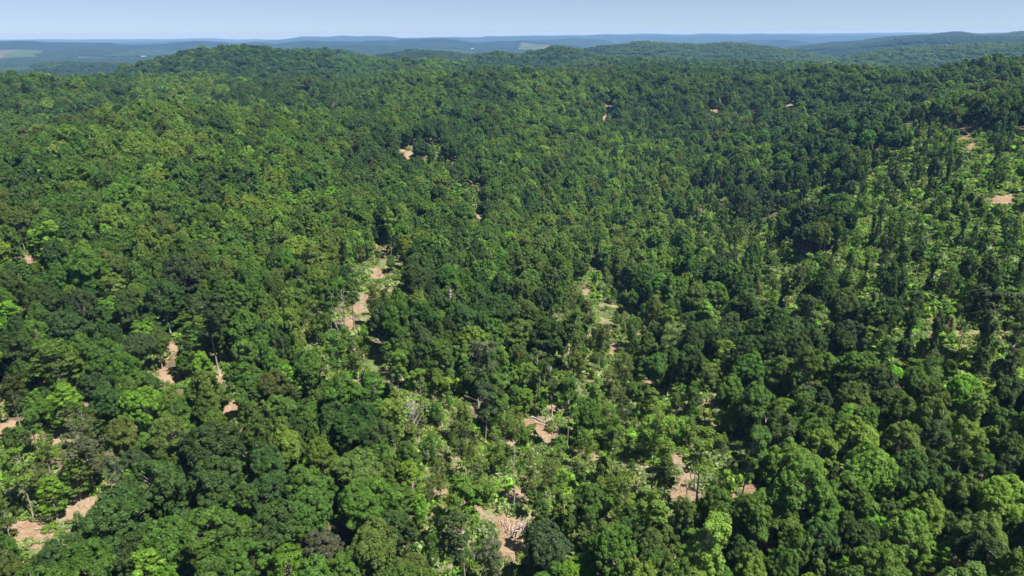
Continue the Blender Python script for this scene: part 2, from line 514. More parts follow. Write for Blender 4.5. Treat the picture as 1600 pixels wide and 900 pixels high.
# ------------------------------------------------------------------ tree shapes
def tube(pts, radii, sides=6):
    """quads of a tapered tube through pts"""
    V = []; Q = []
    pts = [np.array(p, float) for p in pts]
    for i, p in enumerate(pts):
        a = pts[min(i + 1, len(pts) - 1)] - pts[max(i - 1, 0)]
        a = a / (np.linalg.norm(a) + 1e-9)
        u = np.cross(a, (0.31, 0.9, 0.2)); u /= np.linalg.norm(u) + 1e-9
        w = np.cross(a, u)
        for k in range(sides):
            t = 2 * math.pi * k / sides
            V.append(p + radii[i] * (math.cos(t) * u + math.sin(t) * w))
    for i in range(len(pts) - 1):
        for k in range(sides):
            a = i * sides + k; b = i * sides + (k + 1) % sides
            Q.append((a, b, b + sides, a + sides))
    m = (len(pts) - 1) * sides
    for base in (0, m):
        for k in range(1, sides - 2, 2):
            Q.append((base, base + k, base + k + 1, base + (k + 2) % sides))
    return np.array(V), np.array(Q)


class Acc:
    def __init__(self): self.v = []; self.q = []; self.n = 0
    def add(self, vq):
        v, q = vq
        self.v.append(v); self.q.append(q + self.n); self.n += len(v)
    def get(self):
        return np.concatenate(self.v), np.concatenate(self.q)


def bent(a, b, g, n=4, sag=0.0, wob=0.12):
    a = np.array(a, float); b = np.array(b, float); L = np.linalg.norm(b - a)
    out = []
    for i in range(n + 1):
        t = i / n
        p = a + (b - a) * t
        if 0 < i < n: p = p + g.normal(0, wob * L * 0.25, 3)
        p[2] += sag * L * math.sin(math.pi * t)
        out.append(p)
    return out


FORMS = {
    # H height, W crown width, base of crown (share of H), lobes, lobe radius, vertical squash of lobe, leaves per lobe, shape exponent
    'round': dict(H=16, W=9.0, base=0.46, lobes=150, lr=0.80, sq=0.9, leaves=72, prof='dome'),
    'oval': dict(H=16.5, W=8.2, base=0.38, lobes=125, lr=0.74, sq=0.95, leaves=68, prof='cone'),
    'layered': dict(H=14, W=7.5, base=0.25, lobes=64, lr=1.05, sq=0.32, leaves=66, prof='dome'),
    'leggy': dict(H=19, W=6.2, base=0.50, lobes=40, lr=0.78, sq=0.8, leaves=62, prof='loose'),
    'column': dict(H=15, W=3.6, base=0.06, lobes=40, lr=0.75, sq=1.1, leaves=80, prof='col'),
    'thin': dict(H=15, W=7.0, base=0.30, lobes=64, lr=0.85, sq=0.8, leaves=30, prof='loose'),
}


def lobe_points(f, g):
    H, W, base = f['H'], f['W'], f['base']
    n = f['lobes']; out = []
    zc0 = base * H; zh = H - zc0
    tries = 0
    lean = g.normal(0, 0.25, 2)
    ph = g.random(2) * 6.28; ragged = 0.20
    holes = [(g.random() * 6.28, g.uniform(0.25, 0.95), g.uniform(0.22, 0.5)) for _ in range(5)]
    while len(out) < n and tries < 6000:
        tries += 1
        t = g.random() ** 0.75          # 0 bottom .. 1 top
        ang = g.random() * 2 * math.pi
        if f['prof'] == 'dome':
            R_ = W / 2 * (math.sin(math.acos(np.clip((t - 0.42) / 0.60, -1, 1)))) ** 0.95
            if t < 0.42: R_ = W / 2 * (0.72 + 0.28 * t / 0.42)
        elif f['prof'] == 'cone':
            R_ = W / 2 * (min(1, t / 0.28 * 0.5 + 0.5) if t < 0.28 else ((1 - t) / 0.72) ** 0.45 * (0.88 + 0.24 * g.random()))
        elif f['prof'] == 'col':
            R_ = W / 2 * (0.75 + 0.35 * math.sin(t * 9 + g.random())) * (1 - t ** 5 * 0.7)
        else:
            R_ = W / 2 * (0.45 + 0.65 * g.random()) * math.sqrt(max(0.05, 1 - ((t - 0.5) / 0.62) ** 2))
        bump = 1 + 0.14 * math.sin(2 * ang + lean[1] * 11) + 0.12 * math.sin(3 * ang + lean[0] * 8) + 0.08 * math.sin(5 * ang + lean[1] * 9)
        bump *= 1 + ragged * math.sin(4 * ang + 6 * t + ph[0]) * math.sin(3 * ang - 7 * t + ph[1])
        if any(abs(((ang - h_[0] + math.pi) % (2 * math.pi)) - math.pi) < h_[2] and abs(t - h_[1]) < h_[2] * 0.35 for h_ in holes) and tries < 4000: continue
        if g.random() < 0.10: bump *= 1.13
        lr = f['lr'] * (0.6 + 0.75 * g.random())
        rr = max(0.0, R_ * bump - lr * 0.75)
        dome = (0.10 * math.sin(2 * ang + lean[0] * 13) + 0.07 * math.sin(4 * ang + lean[1] * 5)) * zh * t * min(1, rr / (W * 0.22))
        p = np.array([math.cos(ang) * rr + lean[0] * t * 2, math.sin(ang) * rr + lean[1] * t * 2, zc0 + zh * t - lr * f['sq'] * 0.5 * t + dome])
        mind = 0.78 if f['prof'] != 'loose' else 0.7
        if all(np.linalg.norm((p - o[0]) * (1, 1, 1.0 / max(f['sq'], 0.45))) > mind * (lr + o[1]) * (0.62 if tries > 3000 else 0.8) for o in out):
            out.append((p, lr))
    return out


def make_tree(kind, seed, lod=0):
    """returns (trunk v,q), (crown v,q,leafcolour)"""
    f = FORMS[kind]; g = np.random.default_rng(seed)
    H, W = f['H'], f['W']
    lobes = lobe_points(f, g)
    wood = Acc()
    sides = (7, 5, 4)[min(lod, 2)]
    r0 = 0.26 if kind in ('round',) else 0.2
    topz = H * 0.80
    tr = [(0, 0, -0.8)]
    n = 6
    wx, wy = g.normal(0, 0.22, (2, n + 1)).cumsum(1) * 0.5
    for i in range(1, n + 1): tr.append((wx[i], wy[i], topz * i / n))
    wood.add(tube(tr, [r0 * 1.45] + [r0 * (1 - 0.82 * i / n) for i in range(1, n + 1)], sides))
    axis = np.array(tr)
    if lod < 2:
        take = lobes if kind in ('leggy', 'thin') or lod == 0 else lobes[::3]
        for p, lr in take:
            zb = max(f['base'] * H * 0.7, p[2] - 0.55 * math.hypot(p[0], p[1]) - 0.6)
            zb = min(zb, topz * 0.97)
            ax = np.array([np.interp(zb, axis[:, 2], axis[:, 0]), np.interp(zb, axis[:, 2], axis[:, 1]), zb])
            wood.add(tube(bent(ax, ax + (p - ax) * 0.88, g, 3, -0.05), [0.085, 0.06, 0.04, 0.02], 4 if lod == 0 else 3))
    # leaves
    lv = f['leaves']
    size = 0.20
    if lod == 0: lv = int(lv * 1.75)
    if lod == 1: lv = int(lv * 0.52); size = 0.36
    if lod == 2: lv = max(6, int(lv * 0.17)); size = 0.64
    if lod == 3: lv = max(3, int(lv * 0.065)); size = 1.05
    P = []; Nn = []; LC = []; S = []
    for p, lr in lobes:
        m = int(lv * (0.7 + 0.6 * g.random()))
        d = g.normal(0, 1, (m, 3)); d /= np.linalg.norm(d, axis=1)[:, None]
        # mostly the outer and upper faces of the clump
        out = p * (1, 1, 0); ol = np.linalg.norm(out); out = out / ol if ol > 0.3 else np.zeros(3)
        keep = d @ (out * 0.6 + np.array([0, 0, 0.8]))
        d[keep < -0.35] *= -1
        rad = lr * (0.55 + 0.62 * g.random(m) ** 0.8)
        pos = p + d * rad[:, None] * (1, 1, f['sq'])
        nn = d * (1, 1, 1 / max(f['sq'], 0.5)) + np.array([0, 0, 0.75]) + g.normal(0, 0.42, (m, 3))
        P.append(pos); Nn.append(nn); S.append(size * (0.65 + 0.8 * g.random(m)))
        cb = g.random() * 0.5
        LC.append(np.stack([np.clip(cb + 0.5 * g.random(m), 0, 1), g.random(m) ** 2], -1))
    # inner leaves that stop one from looking straight through the crown
    dens = {'round': 420, 'oval': 330, 'layered': 120, 'leggy': 60, 'column': 250, 'thin': 40}[kind]
    dens = int(dens * (1, 0.4, 0.15, 0.06)[lod])
    if dens:
        k = g.integers(0, len(lobes), dens); c = np.array([lobes[i][0] for i in k])
        s = 0.35 + 0.6 * g.random(dens)
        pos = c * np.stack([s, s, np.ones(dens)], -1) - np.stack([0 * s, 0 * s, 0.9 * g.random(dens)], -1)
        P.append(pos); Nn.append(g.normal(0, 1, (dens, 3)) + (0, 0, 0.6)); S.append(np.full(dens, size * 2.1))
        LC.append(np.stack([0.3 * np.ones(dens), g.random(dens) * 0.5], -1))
    P = np.concatenate(P); Nn = np.concatenate(Nn); S = np.concatenate(S); LC = np.concatenate(LC)
    Nn /= np.linalg.norm(Nn, axis=1)[:, None]
    v, q = cards(P, Nn, S, g)
    lc = np.repeat(LC, 4, 0)
    # true to the stated width and height
    cen = np.median(P[:, :2], axis=0)
    kx = W / 2 / np.percentile(np.hypot(*(P[:, :2] - cen).T), 96); kz = H / np.percentile(P[:, 2], 99.7)
    wv, wq = wood.get()
    for arr_ in (v, wv): arr_ *= (kx, kx, kz)
    return (wv, wq), (v, q, lc)


def cards(P, Nn, S, g):
    m = len(P)
    a = np.cross(Nn, g.normal(0, 1, (m, 3))); a /= np.linalg.norm(a, axis=1)[:, None]
    b = np.cross(Nn, a)
    s = S[:, None]
    # leaf sprays: kite outlines, folded a little along the rib
    v0 = P - a * s * (0.9 + 0.3 * g.random((m, 1)))
    v1 = P + b * s * (0.45 + 0.4 * g.random((m, 1))) - a * s * 0.1 + Nn * s * 0.18
    v2 = P + a * s * (0.8 + 0.4 * g.random((m, 1)))
    v3 = P - b * s * (0.45 + 0.4 * g.random((m, 1))) - a * s * 0.1 + Nn * s * 0.18
    v = np.stack([v0, v1, v2, v3], 1).reshape(-1, 3)
    q = np.arange(m * 4).reshape(m, 4)
    return v, q


def set_leaf(me, lc):
    at = me.color_attributes.new('leaf', 'FLOAT_COLOR', 'POINT')
    col = np.zeros((len(lc), 4), np.float32); col[:, :2] = lc; col[:, 3] = 1
    at.data.foreach_set('color', col.ravel())


def tree_meshes(kind, seed):
    (wv, wq), (cv, cq, lc) = make_tree(kind, seed)
    tm = mesh_np('trunk', wv, wq); tm.materials.append(M_BARK)
    cm = mesh_np('crown', cv, cq); cm.materials.append(M_LEAF); set_leaf(cm, lc)
    return tm, cm


def joined(name, kind, seed, lod, bark=M_BARK):
    (wv, wq), (cv, cq, lc) = make_tree(kind, seed, lod)
    return joined_np(name, wv, wq, cv, cq, lc, bark, M_LEAF)


def joined_np(name, wv, wq, cv, cq, lc, bark, leaf):
    v = np.concatenate([wv, cv]); q = np.concatenate([wq, cq + len(wv)])
    me = mesh_np(name, v, q)
    me.materials.append(bark); me.materials.append(leaf)
    mi = np.zeros(len(q), np.int32); mi[len(wq):] = 1
    me.polygons.foreach_set('material_index', mi)
    set_leaf(me, np.concatenate([np.zeros((len(wv), 2)), lc]))
    return me


NVAR = {'round': 7, 'oval': 5, 'layered': 4, 'leggy': 6, 'column': 3, 'thin': 4}
NEAR = {k: [tree_meshes(k, 100 * i + 11 + j) for j in range(n)] for i, (k, n) in enumerate(NVAR.items())}
KINDS = list(NVAR)

# ------------------------------------------------------------------ colours of the leaves (real leaf albedo)
TINT = {
    'D': (0.058, 0.112, 0.029), 'M': (0.087, 0.162, 0.030), 'L': (0.134, 0.212, 0.038), 'B': (0.142, 0.266, 0.032),
    'O': (0.102, 0.148, 0.036), 'N': (0.104, 0.122, 0.072), 'P': (0.18, 0.23, 0.10), 'Y': (0.094, 0.174, 0.042), 'K': (0.062, 0.102, 0.038),
}
COLOURWORD = {'D': 'dark green', 'M': 'mid-green', 'L': 'yellow-green', 'B': 'bright lime-green', 'O': 'olive-green', 'N': 'grey-brown', 'P': 'pale green', 'K': 'dark grey-green'}
FORMWORD = {'round': 'round-crowned', 'oval': 'pointed oval', 'layered': 'layered', 'leggy': 'long-trunked', 'column': 'narrow column-shaped', 'thin': 'thin-leaved'}
FCH = {'r': 'round', 'c': 'oval', 'y': 'layered', 'l': 'leggy', 'k': 'column', 's': 'thin'}


def vary(c, g=rng, a=0.12):
    t = np.array(TINT[c]); return tuple(np.clip(t * (1 + g.normal(0, a)) * (1 + g.normal(0, a * 0.45, 3)), 0.008, 0.4))


# trees read off the photograph: px, py (middle of the crown), crown width in px, colour + form
CAT = """96,877,84,Dr 165,812,100,Dr 133,889,88,Mr 256,847,82,Mr 347,833,108,Mr 245,760,95,Dr 333,748,88,Dr 325,695,92,Dr 197,681,52,Or 261,681,60,Or
133,697,72,Ns 77,772,40,By 115,742,40,Ly 29,732,50,Ml 24,684,26,Dr 4,800,38,Dr 14,886,56,Or 60,895,50,Or 245,801,52,Mr 195,863,60,Dr 232,894,62,By 330,895,70,Mr
373,879,70,Mr 395,775,52,Dr 55,740,36,Os 178,742,36,Ns 448,695,56,Lr 499,711,52,Lr 421,729,60,Dr 483,759,76,Mr 480,799,70,Mr 427,825,86,Dr 421,772,66,Dr 557,737,76,Or
560,788,70,Mr 549,676,68,Dr 597,676,52,Dr 501,855,62,Nr 584,852,76,Or 619,820,56,Dr 539,889,66,Mr 453,895,60,By 640,716,46,Mc 688,740,36,Ml 731,695,58,Ol 773,695,42,Mc
739,780,64,Ll 725,841,56,Kl 672,857,36,Mr 768,868,42,Ns 648,751,46,By 603,772,60,Mr 683,815,42,Mr 640,889,60,Or 747,737,44,Ll 672,692,32,Mc 656,793,26,By 477,879,34,My
613,896,42,Mr 1027,676,60,Mr 1096,695,62,Ll 1165,708,58,Ml 915,695,36,Ll 877,695,24,Lc 960,684,48,Mc 1040,740,46,Ol 973,767,62,Mr 883,780,46,Mc 843,799,36,Mc 923,777,46,Mr
1019,804,62,Lr 1029,847,70,Or 965,863,76,Mr 853,852,76,Kr 917,889,46,By 1093,852,70,Ll 1123,793,54,Mr 1120,764,48,Mr 1179,799,70,Mr 1163,863,46,Dr 1171,892,52,Lr
827,732,44,Os 859,732,36,Os 816,895,30,Mr 1192,737,42,Dr 1061,799,34,Ol 987,804,40,Mr 950,831,40,Ol 1245,729,92,Lr 1285,700,62,Lr 1349,692,80,Lr 1357,735,76,Lr
1413,692,72,Lr 1419,740,74,Dr 1461,745,52,Dr 1253,767,90,Mr 1333,772,76,Mr 1283,804,66,Mr 1221,812,70,Lr 1387,801,46,Dr 1288,847,60,Dr 1339,844,66,Dr 1376,841,42,By
1427,836,76,Lr 1448,804,60,Lr 1507,772,60,Or 1560,775,72,Lr 1536,836,72,Or 1483,820,42,Dr 1488,873,42,By 1541,879,84,Kr 1373,889,80,Mr 1315,892,42,By 1221,884,50,Mr
1269,894,32,Lr 1587,740,52,Kr 1507,681,40,Ll 1528,692,36,Ll 1469,687,46,Kl 1587,833,46,Or 1453,891,42,By 1240,857,60,Mr 1216,673,60,Dr 1267,676,60,Mr 1317,676,52,Mr
1301,742,34,Kr 16,491,36,By 67,467,60,Dr 176,453,44,Ly 173,482,28,By 61,493,40,Mr 115,512,64,Kr 21,541,52,Dr 59,520,44,Mr 88,571,76,My 99,629,50,By 45,651,34,Dr
160,560,56,Mr 200,576,50,Mr 165,627,56,Dr 224,632,60,Br 269,627,40,Lr 315,573,36,Bc 328,611,54,Lc 299,539,46,My 333,661,36,Lr 213,539,46,Kr 245,533,36,Mr 256,461,60,Dr
328,493,50,Kl 344,453,50,Mc 381,509,48,Mr 368,467,46,Mc 16,613,40,Ol 283,645,40,Mr 317,645,40,Mr 384,637,42,Dr 53,627,28,Ly 208,605,50,Mr 147,600,46,Dr 371,592,40,Ml
125,659,40,Os 453,504,40,Lc 461,528,38,Lc 491,488,46,Lc 416,477,38,Mc 461,461,50,Mr 515,467,34,Ml 533,461,32,Ml 548,452,30,Ml 520,541,60,Dr 557,557,54,Mr 477,573,50,Mr 424,600,46,Or
493,629,38,Oc 541,613,64,Mr 581,611,44,My 517,656,50,Dr 560,659,60,Dr 443,637,46,Mr 443,672,34,Lr 464,669,34,Dr 624,539,46,Mr 656,525,50,Kr 651,472,32,Lr 667,493,50,Dr
688,560,54,Mc 731,533,56,Lc 773,520,40,Mc 720,493,46,Dr 707,461,40,Mc 779,480,50,Dr 619,568,40,Ml 653,600,36,Ml 688,604,40,Ml 720,651,34,Ls 755,621,44,Kl 779,605,38,Ml
613,643,44,Mr 787,651,38,Ls 583,467,38,Ol 605,469,34,Ol 747,555,44,Nl 816,485,50,Mr 848,467,36,Dr 819,520,60,Or 856,523,64,Dr 891,507,50,Mr 901,539,40,Dr 840,568,34,Ol
864,583,42,Dr 939,528,38,Ol 923,483,38,Ol 1011,541,40,Mc 1024,573,40,Mr 1051,563,40,Dr 1083,563,46,Dr 1053,531,42,Ps 1075,504,36,Dr 1043,504,36,Lc 1019,480,36,Ol
1107,491,40,Lc 1139,509,40,Kr 1131,555,36,Ly 1088,461,46,Mr 1117,456,46,Lr 1168,552,50,Dr 1168,576,54,Mr 1144,613,50,Mr 1181,627,60,Mr 1080,624,40,Mc 1013,627,46,Mc
888,616,50,Mc 928,613,40,Mc 960,597,38,Ol 819,621,30,By 907,571,40,Mr 955,653,46,Mc 1024,656,60,Lr 973,632,38,Ol 1184,520,50,Dr 805,653,34,Mr 1173,477,50,Dr
1149,485,36,Mr 987,512,30,Mc 971,571,38,Os 1216,499,50,Dr 1227,520,58,Dr 1267,533,50,Dr 1261,483,40,Kr 1224,584,60,Mr 1269,568,44,Ol 1293,571,40,Mr 1341,576,60,Mr
1373,600,64,Dr 1333,624,56,Or 1387,627,50,Dr 1320,477,58,Dr 1349,487,40,Dr 1387,488,46,Dr 1429,475,46,Kr 1549,477,60,Kl 1517,480,40,Kl 1384,547,44,Dr 1349,515,22,Dk
1421,517,26,Dk 1437,600,50,Mr 1461,621,50,Or 1509,611,54,Br 1413,643,50,Mr 1325,656,42,By 1288,653,46,Mr 1224,648,40,Ly 1520,637,40,Ll 1547,637,36,Mr 1581,613,50,Kr
1568,579,34,Kr 1584,533,40,Kl 1595,488,40,Kl 1539,533,24,Kk 1461,531,24,Kk 1357,659,40,Mr 1501,659,36,Ol 1104,590,30,Ol 1118,585,24,Ol"""
cat = []
for s in CAT.split():
    a, b, w, k = s.split(',')
    cell = GRID[min(16, max(0, int((float(b) - 75) / 50)))][min(31, int(float(a) / 50))]
    if cell == 'G' and float(w) < 64 and k[0] in 'MDOL' and k[1] in 'rclK':
        k = {'D': 'M', 'O': 'O', 'L': 'L', 'M': 'MLL'[int(a) % 3]}[k[0]] + 'lls'[int(b) % 3]; w = float(w) * 0.84
    if cell == 'C' and float(w) < 52 and k in ('Dr', 'Kr', 'Mr'):
        k = k[0] + 'lk'[int(a) % 5 == 0]; w = float(w) * 0.8
    cat.append((float(a), float(b), float(w), k[0], FCH[k[1]]))
cpx = np.array([c[0] for c in cat]); cpy = np.array([c[1] for c in cat]); cw = np.array([c[2] for c in cat])
cform = [c[4] for c in cat]
hh = np.array([FORMS[k]['H'] for k in cform]) * rng.uniform(0.88, 1.12, len(cat))
# little trees are lower too
frac = {'round': 0.72, 'oval': 0.68, 'layered': 0.64, 'leggy': 0.75, 'column': 0.52, 'thin': 0.66}
hfr = np.array([frac[k] for k in cform])
x, y, t = place(cpx, cpy, hh * hfr)
wid = cw * t / F
full = np.array([FORMS[k]['W'] for k in cform])
hh = hh * np.clip(0.25 + 0.75 * wid / full, 0.5, 1.15)
cx, cy, ct = place(cpx, cpy, hh * hfr)
cwid = cw * ct / F * 1.02

# every tree as a row: x y form colour width height px py pixelwidth source
trees = []
for i in range(len(cat)):
    trees.append([cx[i], cy[i], cform[i], cat[i][3], cwid[i], hh[i], cpx[i], cpy[i], cw[i], 1])

# ------------------------------------------------------------------ filling in the rest of the wood
def scatter(r0, r1, s, amax=R(45)):
    n = int(2 * r1 * math.sin(amax) / s) + 2; m = int((r1) / (s * 0.87)) + 2
    ii, jj = np.meshgrid(np.arange(n), np.arange(m))
    X = (ii + 0.5 * (jj % 2)) * s - r1 * math.sin(amax); Y = jj * s * 0.87
    X = X + rng.normal(0, 0.22 * s, X.shape); Y = Y + rng.normal(0, 0.22 * s, Y.shape)
    X = X.ravel(); Y = Y.ravel(); D = np.hypot(X, Y); A = np.abs(np.arctan2(X, Y))
    k = (D > r0) & (D < r1) & (A < amax)
    return X[k], Y[k]


ZW = {  # zone: list of (weight, colour, form)
    'D': [(6, 'D', 'round'), (2, 'M', 'round'), (1, 'K', 'round'), (0.8, 'D', 'oval'), (.5, 'O', 'round')],
    'M': [(5.5, 'M', 'round'), (1.6, 'D', 'round'), (0.9, 'M', 'oval'), (1.6, 'L', 'round'), (.8, 'O', 'round'), (.5, 'B', 'layered'), (.6, 'M', 'thin')],
    'L': [(5, 'L', 'round'), (1.6, 'L', 'oval'), (1.4, 'M', 'oval'), (2, 'M', 'round'), (1, 'D', 'round'), (.4, 'B', 'layered')],
    'B': [(3, 'B', 'layered'), (2, 'L', 'round'), (3, 'M', 'round'), (1, 'D', 'round')],
    'O': [(3, 'O', 'round'), (2, 'K', 'round'), (2, 'M', 'round'), (.15, 'N', 'thin'), (1, 'D', 'round')],
    'G': [(3, 'O', 'leggy'), (4, 'M', 'leggy'), (2.5, 'L', 'leggy'), (1, 'O', 'thin'), (1, 'M', 'thin'), (1.0, 'L', 'oval'), (.2, 'N', 'thin'), (.6, 'L', 'layered')],
    'C': [(3, 'D', 'leggy'), (2, 'K', 'leggy'), (2.4, 'D', 'column'), (0.8, 'D', 'round'), (2.6, 'M', 'leggy'), (.8, 'M', 'thin')],
    'Y': [(4, 'Y', 'oval'), (3, 'Y', 'round'), (.5, 'D', 'round')],
}
KEEP = {'D': 0.97, 'M': 0.95, 'L': 0.95, 'B': 0.93, 'O': 0.9, 'G': 0.20, 'C': 0.22, 'Y': 0.98}


def sees_dirt(X, Y, Z, W, H):
    """True where the crown would hide bare earth that the photograph shows"""
    px, py, w = project(X, Y, Z + H * 0.68)
    pw = W / 2 * F / w; ph = H * 0.34 * F / w
    bad = np.zeros(len(X), bool)
    for i in range(len(DA)):
        k = (1.0 if DA[i, 2] > 9 else 0.8) if DA[i, 1] > 330 or DA[i, 0] > 1400 else 0.7
        bad |= (((px - DA[i, 0]) / (pw * k + DA[i, 2])) ** 2 + ((py - DA[i, 1]) / (ph * k * 1.05 + DA[i, 3])) ** 2) < 1
    return bad


def add_fill(X, Y, wlo, whi, hs=1.0, near=True):
    Z = height(X, Y); zn = zone(X, Y)
    u = rng.random(len(X))
    W = np.clip(0.5 * (wlo + whi) * np.exp(rng.normal(-0.06, 0.24, len(X))), wlo * 0.6, whi * 1.3)
    H = 17 * hs * rng.uniform(0.82, 1.12, len(X)) * np.clip(0.3 + 0.7 * W / (0.5 * (wlo + whi)), 0.6, 1.25)
    keep = np.array([u[i] < KEEP[chr(zn[i])] for i in range(len(X))])
    clump = fbm(X, Y, 26, 2, N2)
    openz = (zn == ord('C')) | (zn == ord('G'))
    keep &= ~(openz & (clump < -0.12))
    px, py, w = project(X, Y, Z + H * 0.66)
    pw = W * F / w
    inframe = (px > -80) & (px < 1680)
    if near:
        keep &= ~(sees_dirt(X, Y, Z, W, H) & inframe)
        dmin = dirt_mask(X, Y)
        keep &= dmin < 0.25
        for i in range(len(cat)):
            a = (cw[i] + pw) * 0.5
            keep &= ~(((px - cpx[i]) / (a * 0.66)) ** 2 + ((py - cpy[i]) / (a * 0.58)) ** 2 < 1)
            keep &= ~(np.hypot(X - cx[i], Y - cy[i]) < (cwid[i] + W) * 0.30)
    for i in np.nonzero(keep)[0]:
        z = chr(zn[i]); opts = ZW[z]
        k = rng.choice(len(opts), p=np.array([o[0] for o in opts]) / sum(o[0] for o in opts))
        _, c, f = opts[k]
        ww = W[i] * FORMS[f]['W'] / 9.0; h = FORMS[f]['H'] / 17 * H[i]
        if z == 'Y': ww *= 0.62; h *= 0.6
        if z == 'G': ww *= 0.85
        if z == 'C' and f in ('leggy', 'round'): ww *= 0.8
        if f in ('round', 'oval') and rng.random() < 0.14 and z != 'Y': ww *= 1.22; h *= 1.1
        trees.append([X[i], Y[i], f, c, ww, h, px[i], py[i], ww * F / w[i], 0])


X, Y = scatter(48, 620, 6.0); add_fill(X, Y, 6.2, 9.0)
X, Y = scatter(620, 1350, 6.8); add_fill(X, Y, 7.0, 10.0, 1.0, True)
# the lower storey of the closed wood
X, Y = scatter(52, 430, 5.2); zq = zone(X, Y); k = (zq != ord('G')) & (zq != ord('C')) & (rng.random(len(X)) < 0.62)
X, Y = X[k], Y[k]; Z = height(X, Y); W = rng.uniform(3.4, 6.6, len(X)); H = rng.uniform(6.5, 11.5, len(X))
k = (dirt_mask(X, Y) < 0.2); px, py, w = project(X, Y, Z + H * 0.65)
for i in range(len(DA)):
    pw = W * 0.5 * F / w
    k &= ~(((px - DA[i, 0]) / (DA[i, 2] + pw * 0.8)) ** 2 + ((py - DA[i, 1]) / (DA[i, 3] + pw * 0.7)) ** 2 < 1)
for i in np.nonzero(k)[0]:
    c = rng.choice(list('DMMLB' if zq is None else 'DDMMMLMB'))
    trees.append([X[i], Y[i], rng.choice(['round', 'layered', 'oval']), c, W[i], H[i], px[i], py[i], 1.0, 0])
# saplings and young trees of the thinned and cut-over parts
X, Y = scatter(60, 620, 4.3); zq = zone(X, Y); k = ((zq == ord('G')) | (zq == ord('C'))) & (rng.random(len(X)) < np.where(zq == ord('G'), 0.26, 0.20))
X, Y = X[k], Y[k]
Z = height(X, Y); W = rng.uniform(1.8, 4.2, len(X)); H = W * rng.uniform(1.7, 2.6, len(X))
k = (dirt_mask(X, Y) < 0.3)
px, py, w = project(X, Y, Z + H * 0.6)
for i in range(len(DA)):
    k &= ~(((px - DA[i, 0]) / (DA[i, 2] * 1.05)) ** 2 + ((py - DA[i, 1]) / (DA[i, 3] * 1.05)) ** 2 < 1)
for i in np.nonzero(k)[0]:
    c = rng.choice(list('LBMPMLO')); f = rng.choice(['round', 'layered', 'thin', 'oval', 'leggy'])
    trees.append([X[i], Y[i], f, c, W[i], H[i], px[i], py[i], W[i] * F / w[i], 0])
n_near = len(trees)
X, Y = scatter(1350, 2500, 9.6, R(42)); add_fill(X, Y, 10.5, 14.0, 0.95, False)

# ------------------------------------------------------------------ choose the 300 that show largest
idx = [i for i, t_ in enumerate(trees) if -t_[8] * 0.3 < t_[6] < 1600 + t_[8] * 0.3 and t_[7] - 0.35 * t_[8] < 900 and t_[7] > 300]
idx.sort(key=lambda i: -(trees[i][8] * (1.35 if trees[i][9] else 1.0)))
chosen = sorted(idx[:300], key=lambda i: (-trees[i][7], trees[i][6]))
rest = [i for i in range(len(trees)) if i not in set(chosen)]

# landmarks one can find in the photograph
LAND = [('the pile of cut branches', 815, 828), ('the bare dirt patch at the lower left corner', 48, 831), ('the small shaded earth bank by the left thicket', 125, 788),
        ('the pale scraped slope with stacked logs', 845, 668), ('the sandy clearing with one crossing log', 1157, 758), ('the red earth bank with bare poles', 1072, 745),
        ('the winding tan track', 960, 535), ('the terraced red track among tall trunks', 548, 500), ('the grassy opening with a fallen log', 262, 583),
        ('the thin pink scar beside a trunk', 363, 635), ('the pale leaning trunk', 1555, 715), ('the bright brushy clearing', 1490, 560), ('the purple-brown tree', 501, 855),
        ('the big round olive tree', 557, 737), ('the leafless grey tree', 648, 651), ('the white splintered stump', 598, 510), ('the narrow eroded gully', 1105, 635),
        ('the dirt at the left edge', 13, 669), ('the grassy road by the right edge', 1560, 517), ('the pale feathery tree', 1053, 531), ('the grey thinning tree', 133, 697),
        ('the olive tree in the lower right', 1536, 836), ('the yellow-green pointed tree', 453, 504), ('the round lime-green tree', 224, 632), ('the dark column tree', 1349, 515),
        ('the dark grey-green tree under the pile of cut branches', 853, 852), ('the dark grey-green tree at the lower right', 1541, 879), ('the tall light tree above the red earth bank', 1096, 695), ('the layered lime-green tree at the lower left', 232, 894), ('the sandy strip by the branch pile', 800, 775), ('the tall bare grey pole', 97, 285), ('the brown scar near the left edge', 40, 408), ('the tiny earth spot under a bare-topped tree', 308, 290), ('the sloping red scar', 635, 240), ('the narrow slit of bare earth', 745, 305), ('the small gap with tan soil', 917, 450),
        ('the small round dark-green tree near the bottom', 1163, 863), ('the very tall bare trunk', 838, 610), ('the small earth scar under branches', 1412, 600)]


def sector(dx, dy):
    a = math.degrees(math.atan2(-dy, dx)) % 360
    return ['right of', 'above right of', 'above', 'above left of', 'left of', 'below left of', 'below', 'below right of'][int(((a + 22.5) % 360) // 45)]


def look(tr):
    s = tr[8] * tr[9] if False else tr[4] / FORMS[tr[2]]['W']
    size = 'large ' if s > 1.12 else 'small ' if s < 0.72 else ''
    return size, COLOURWORD[tr[3]] + ' ' + FORMWORD[tr[2]]


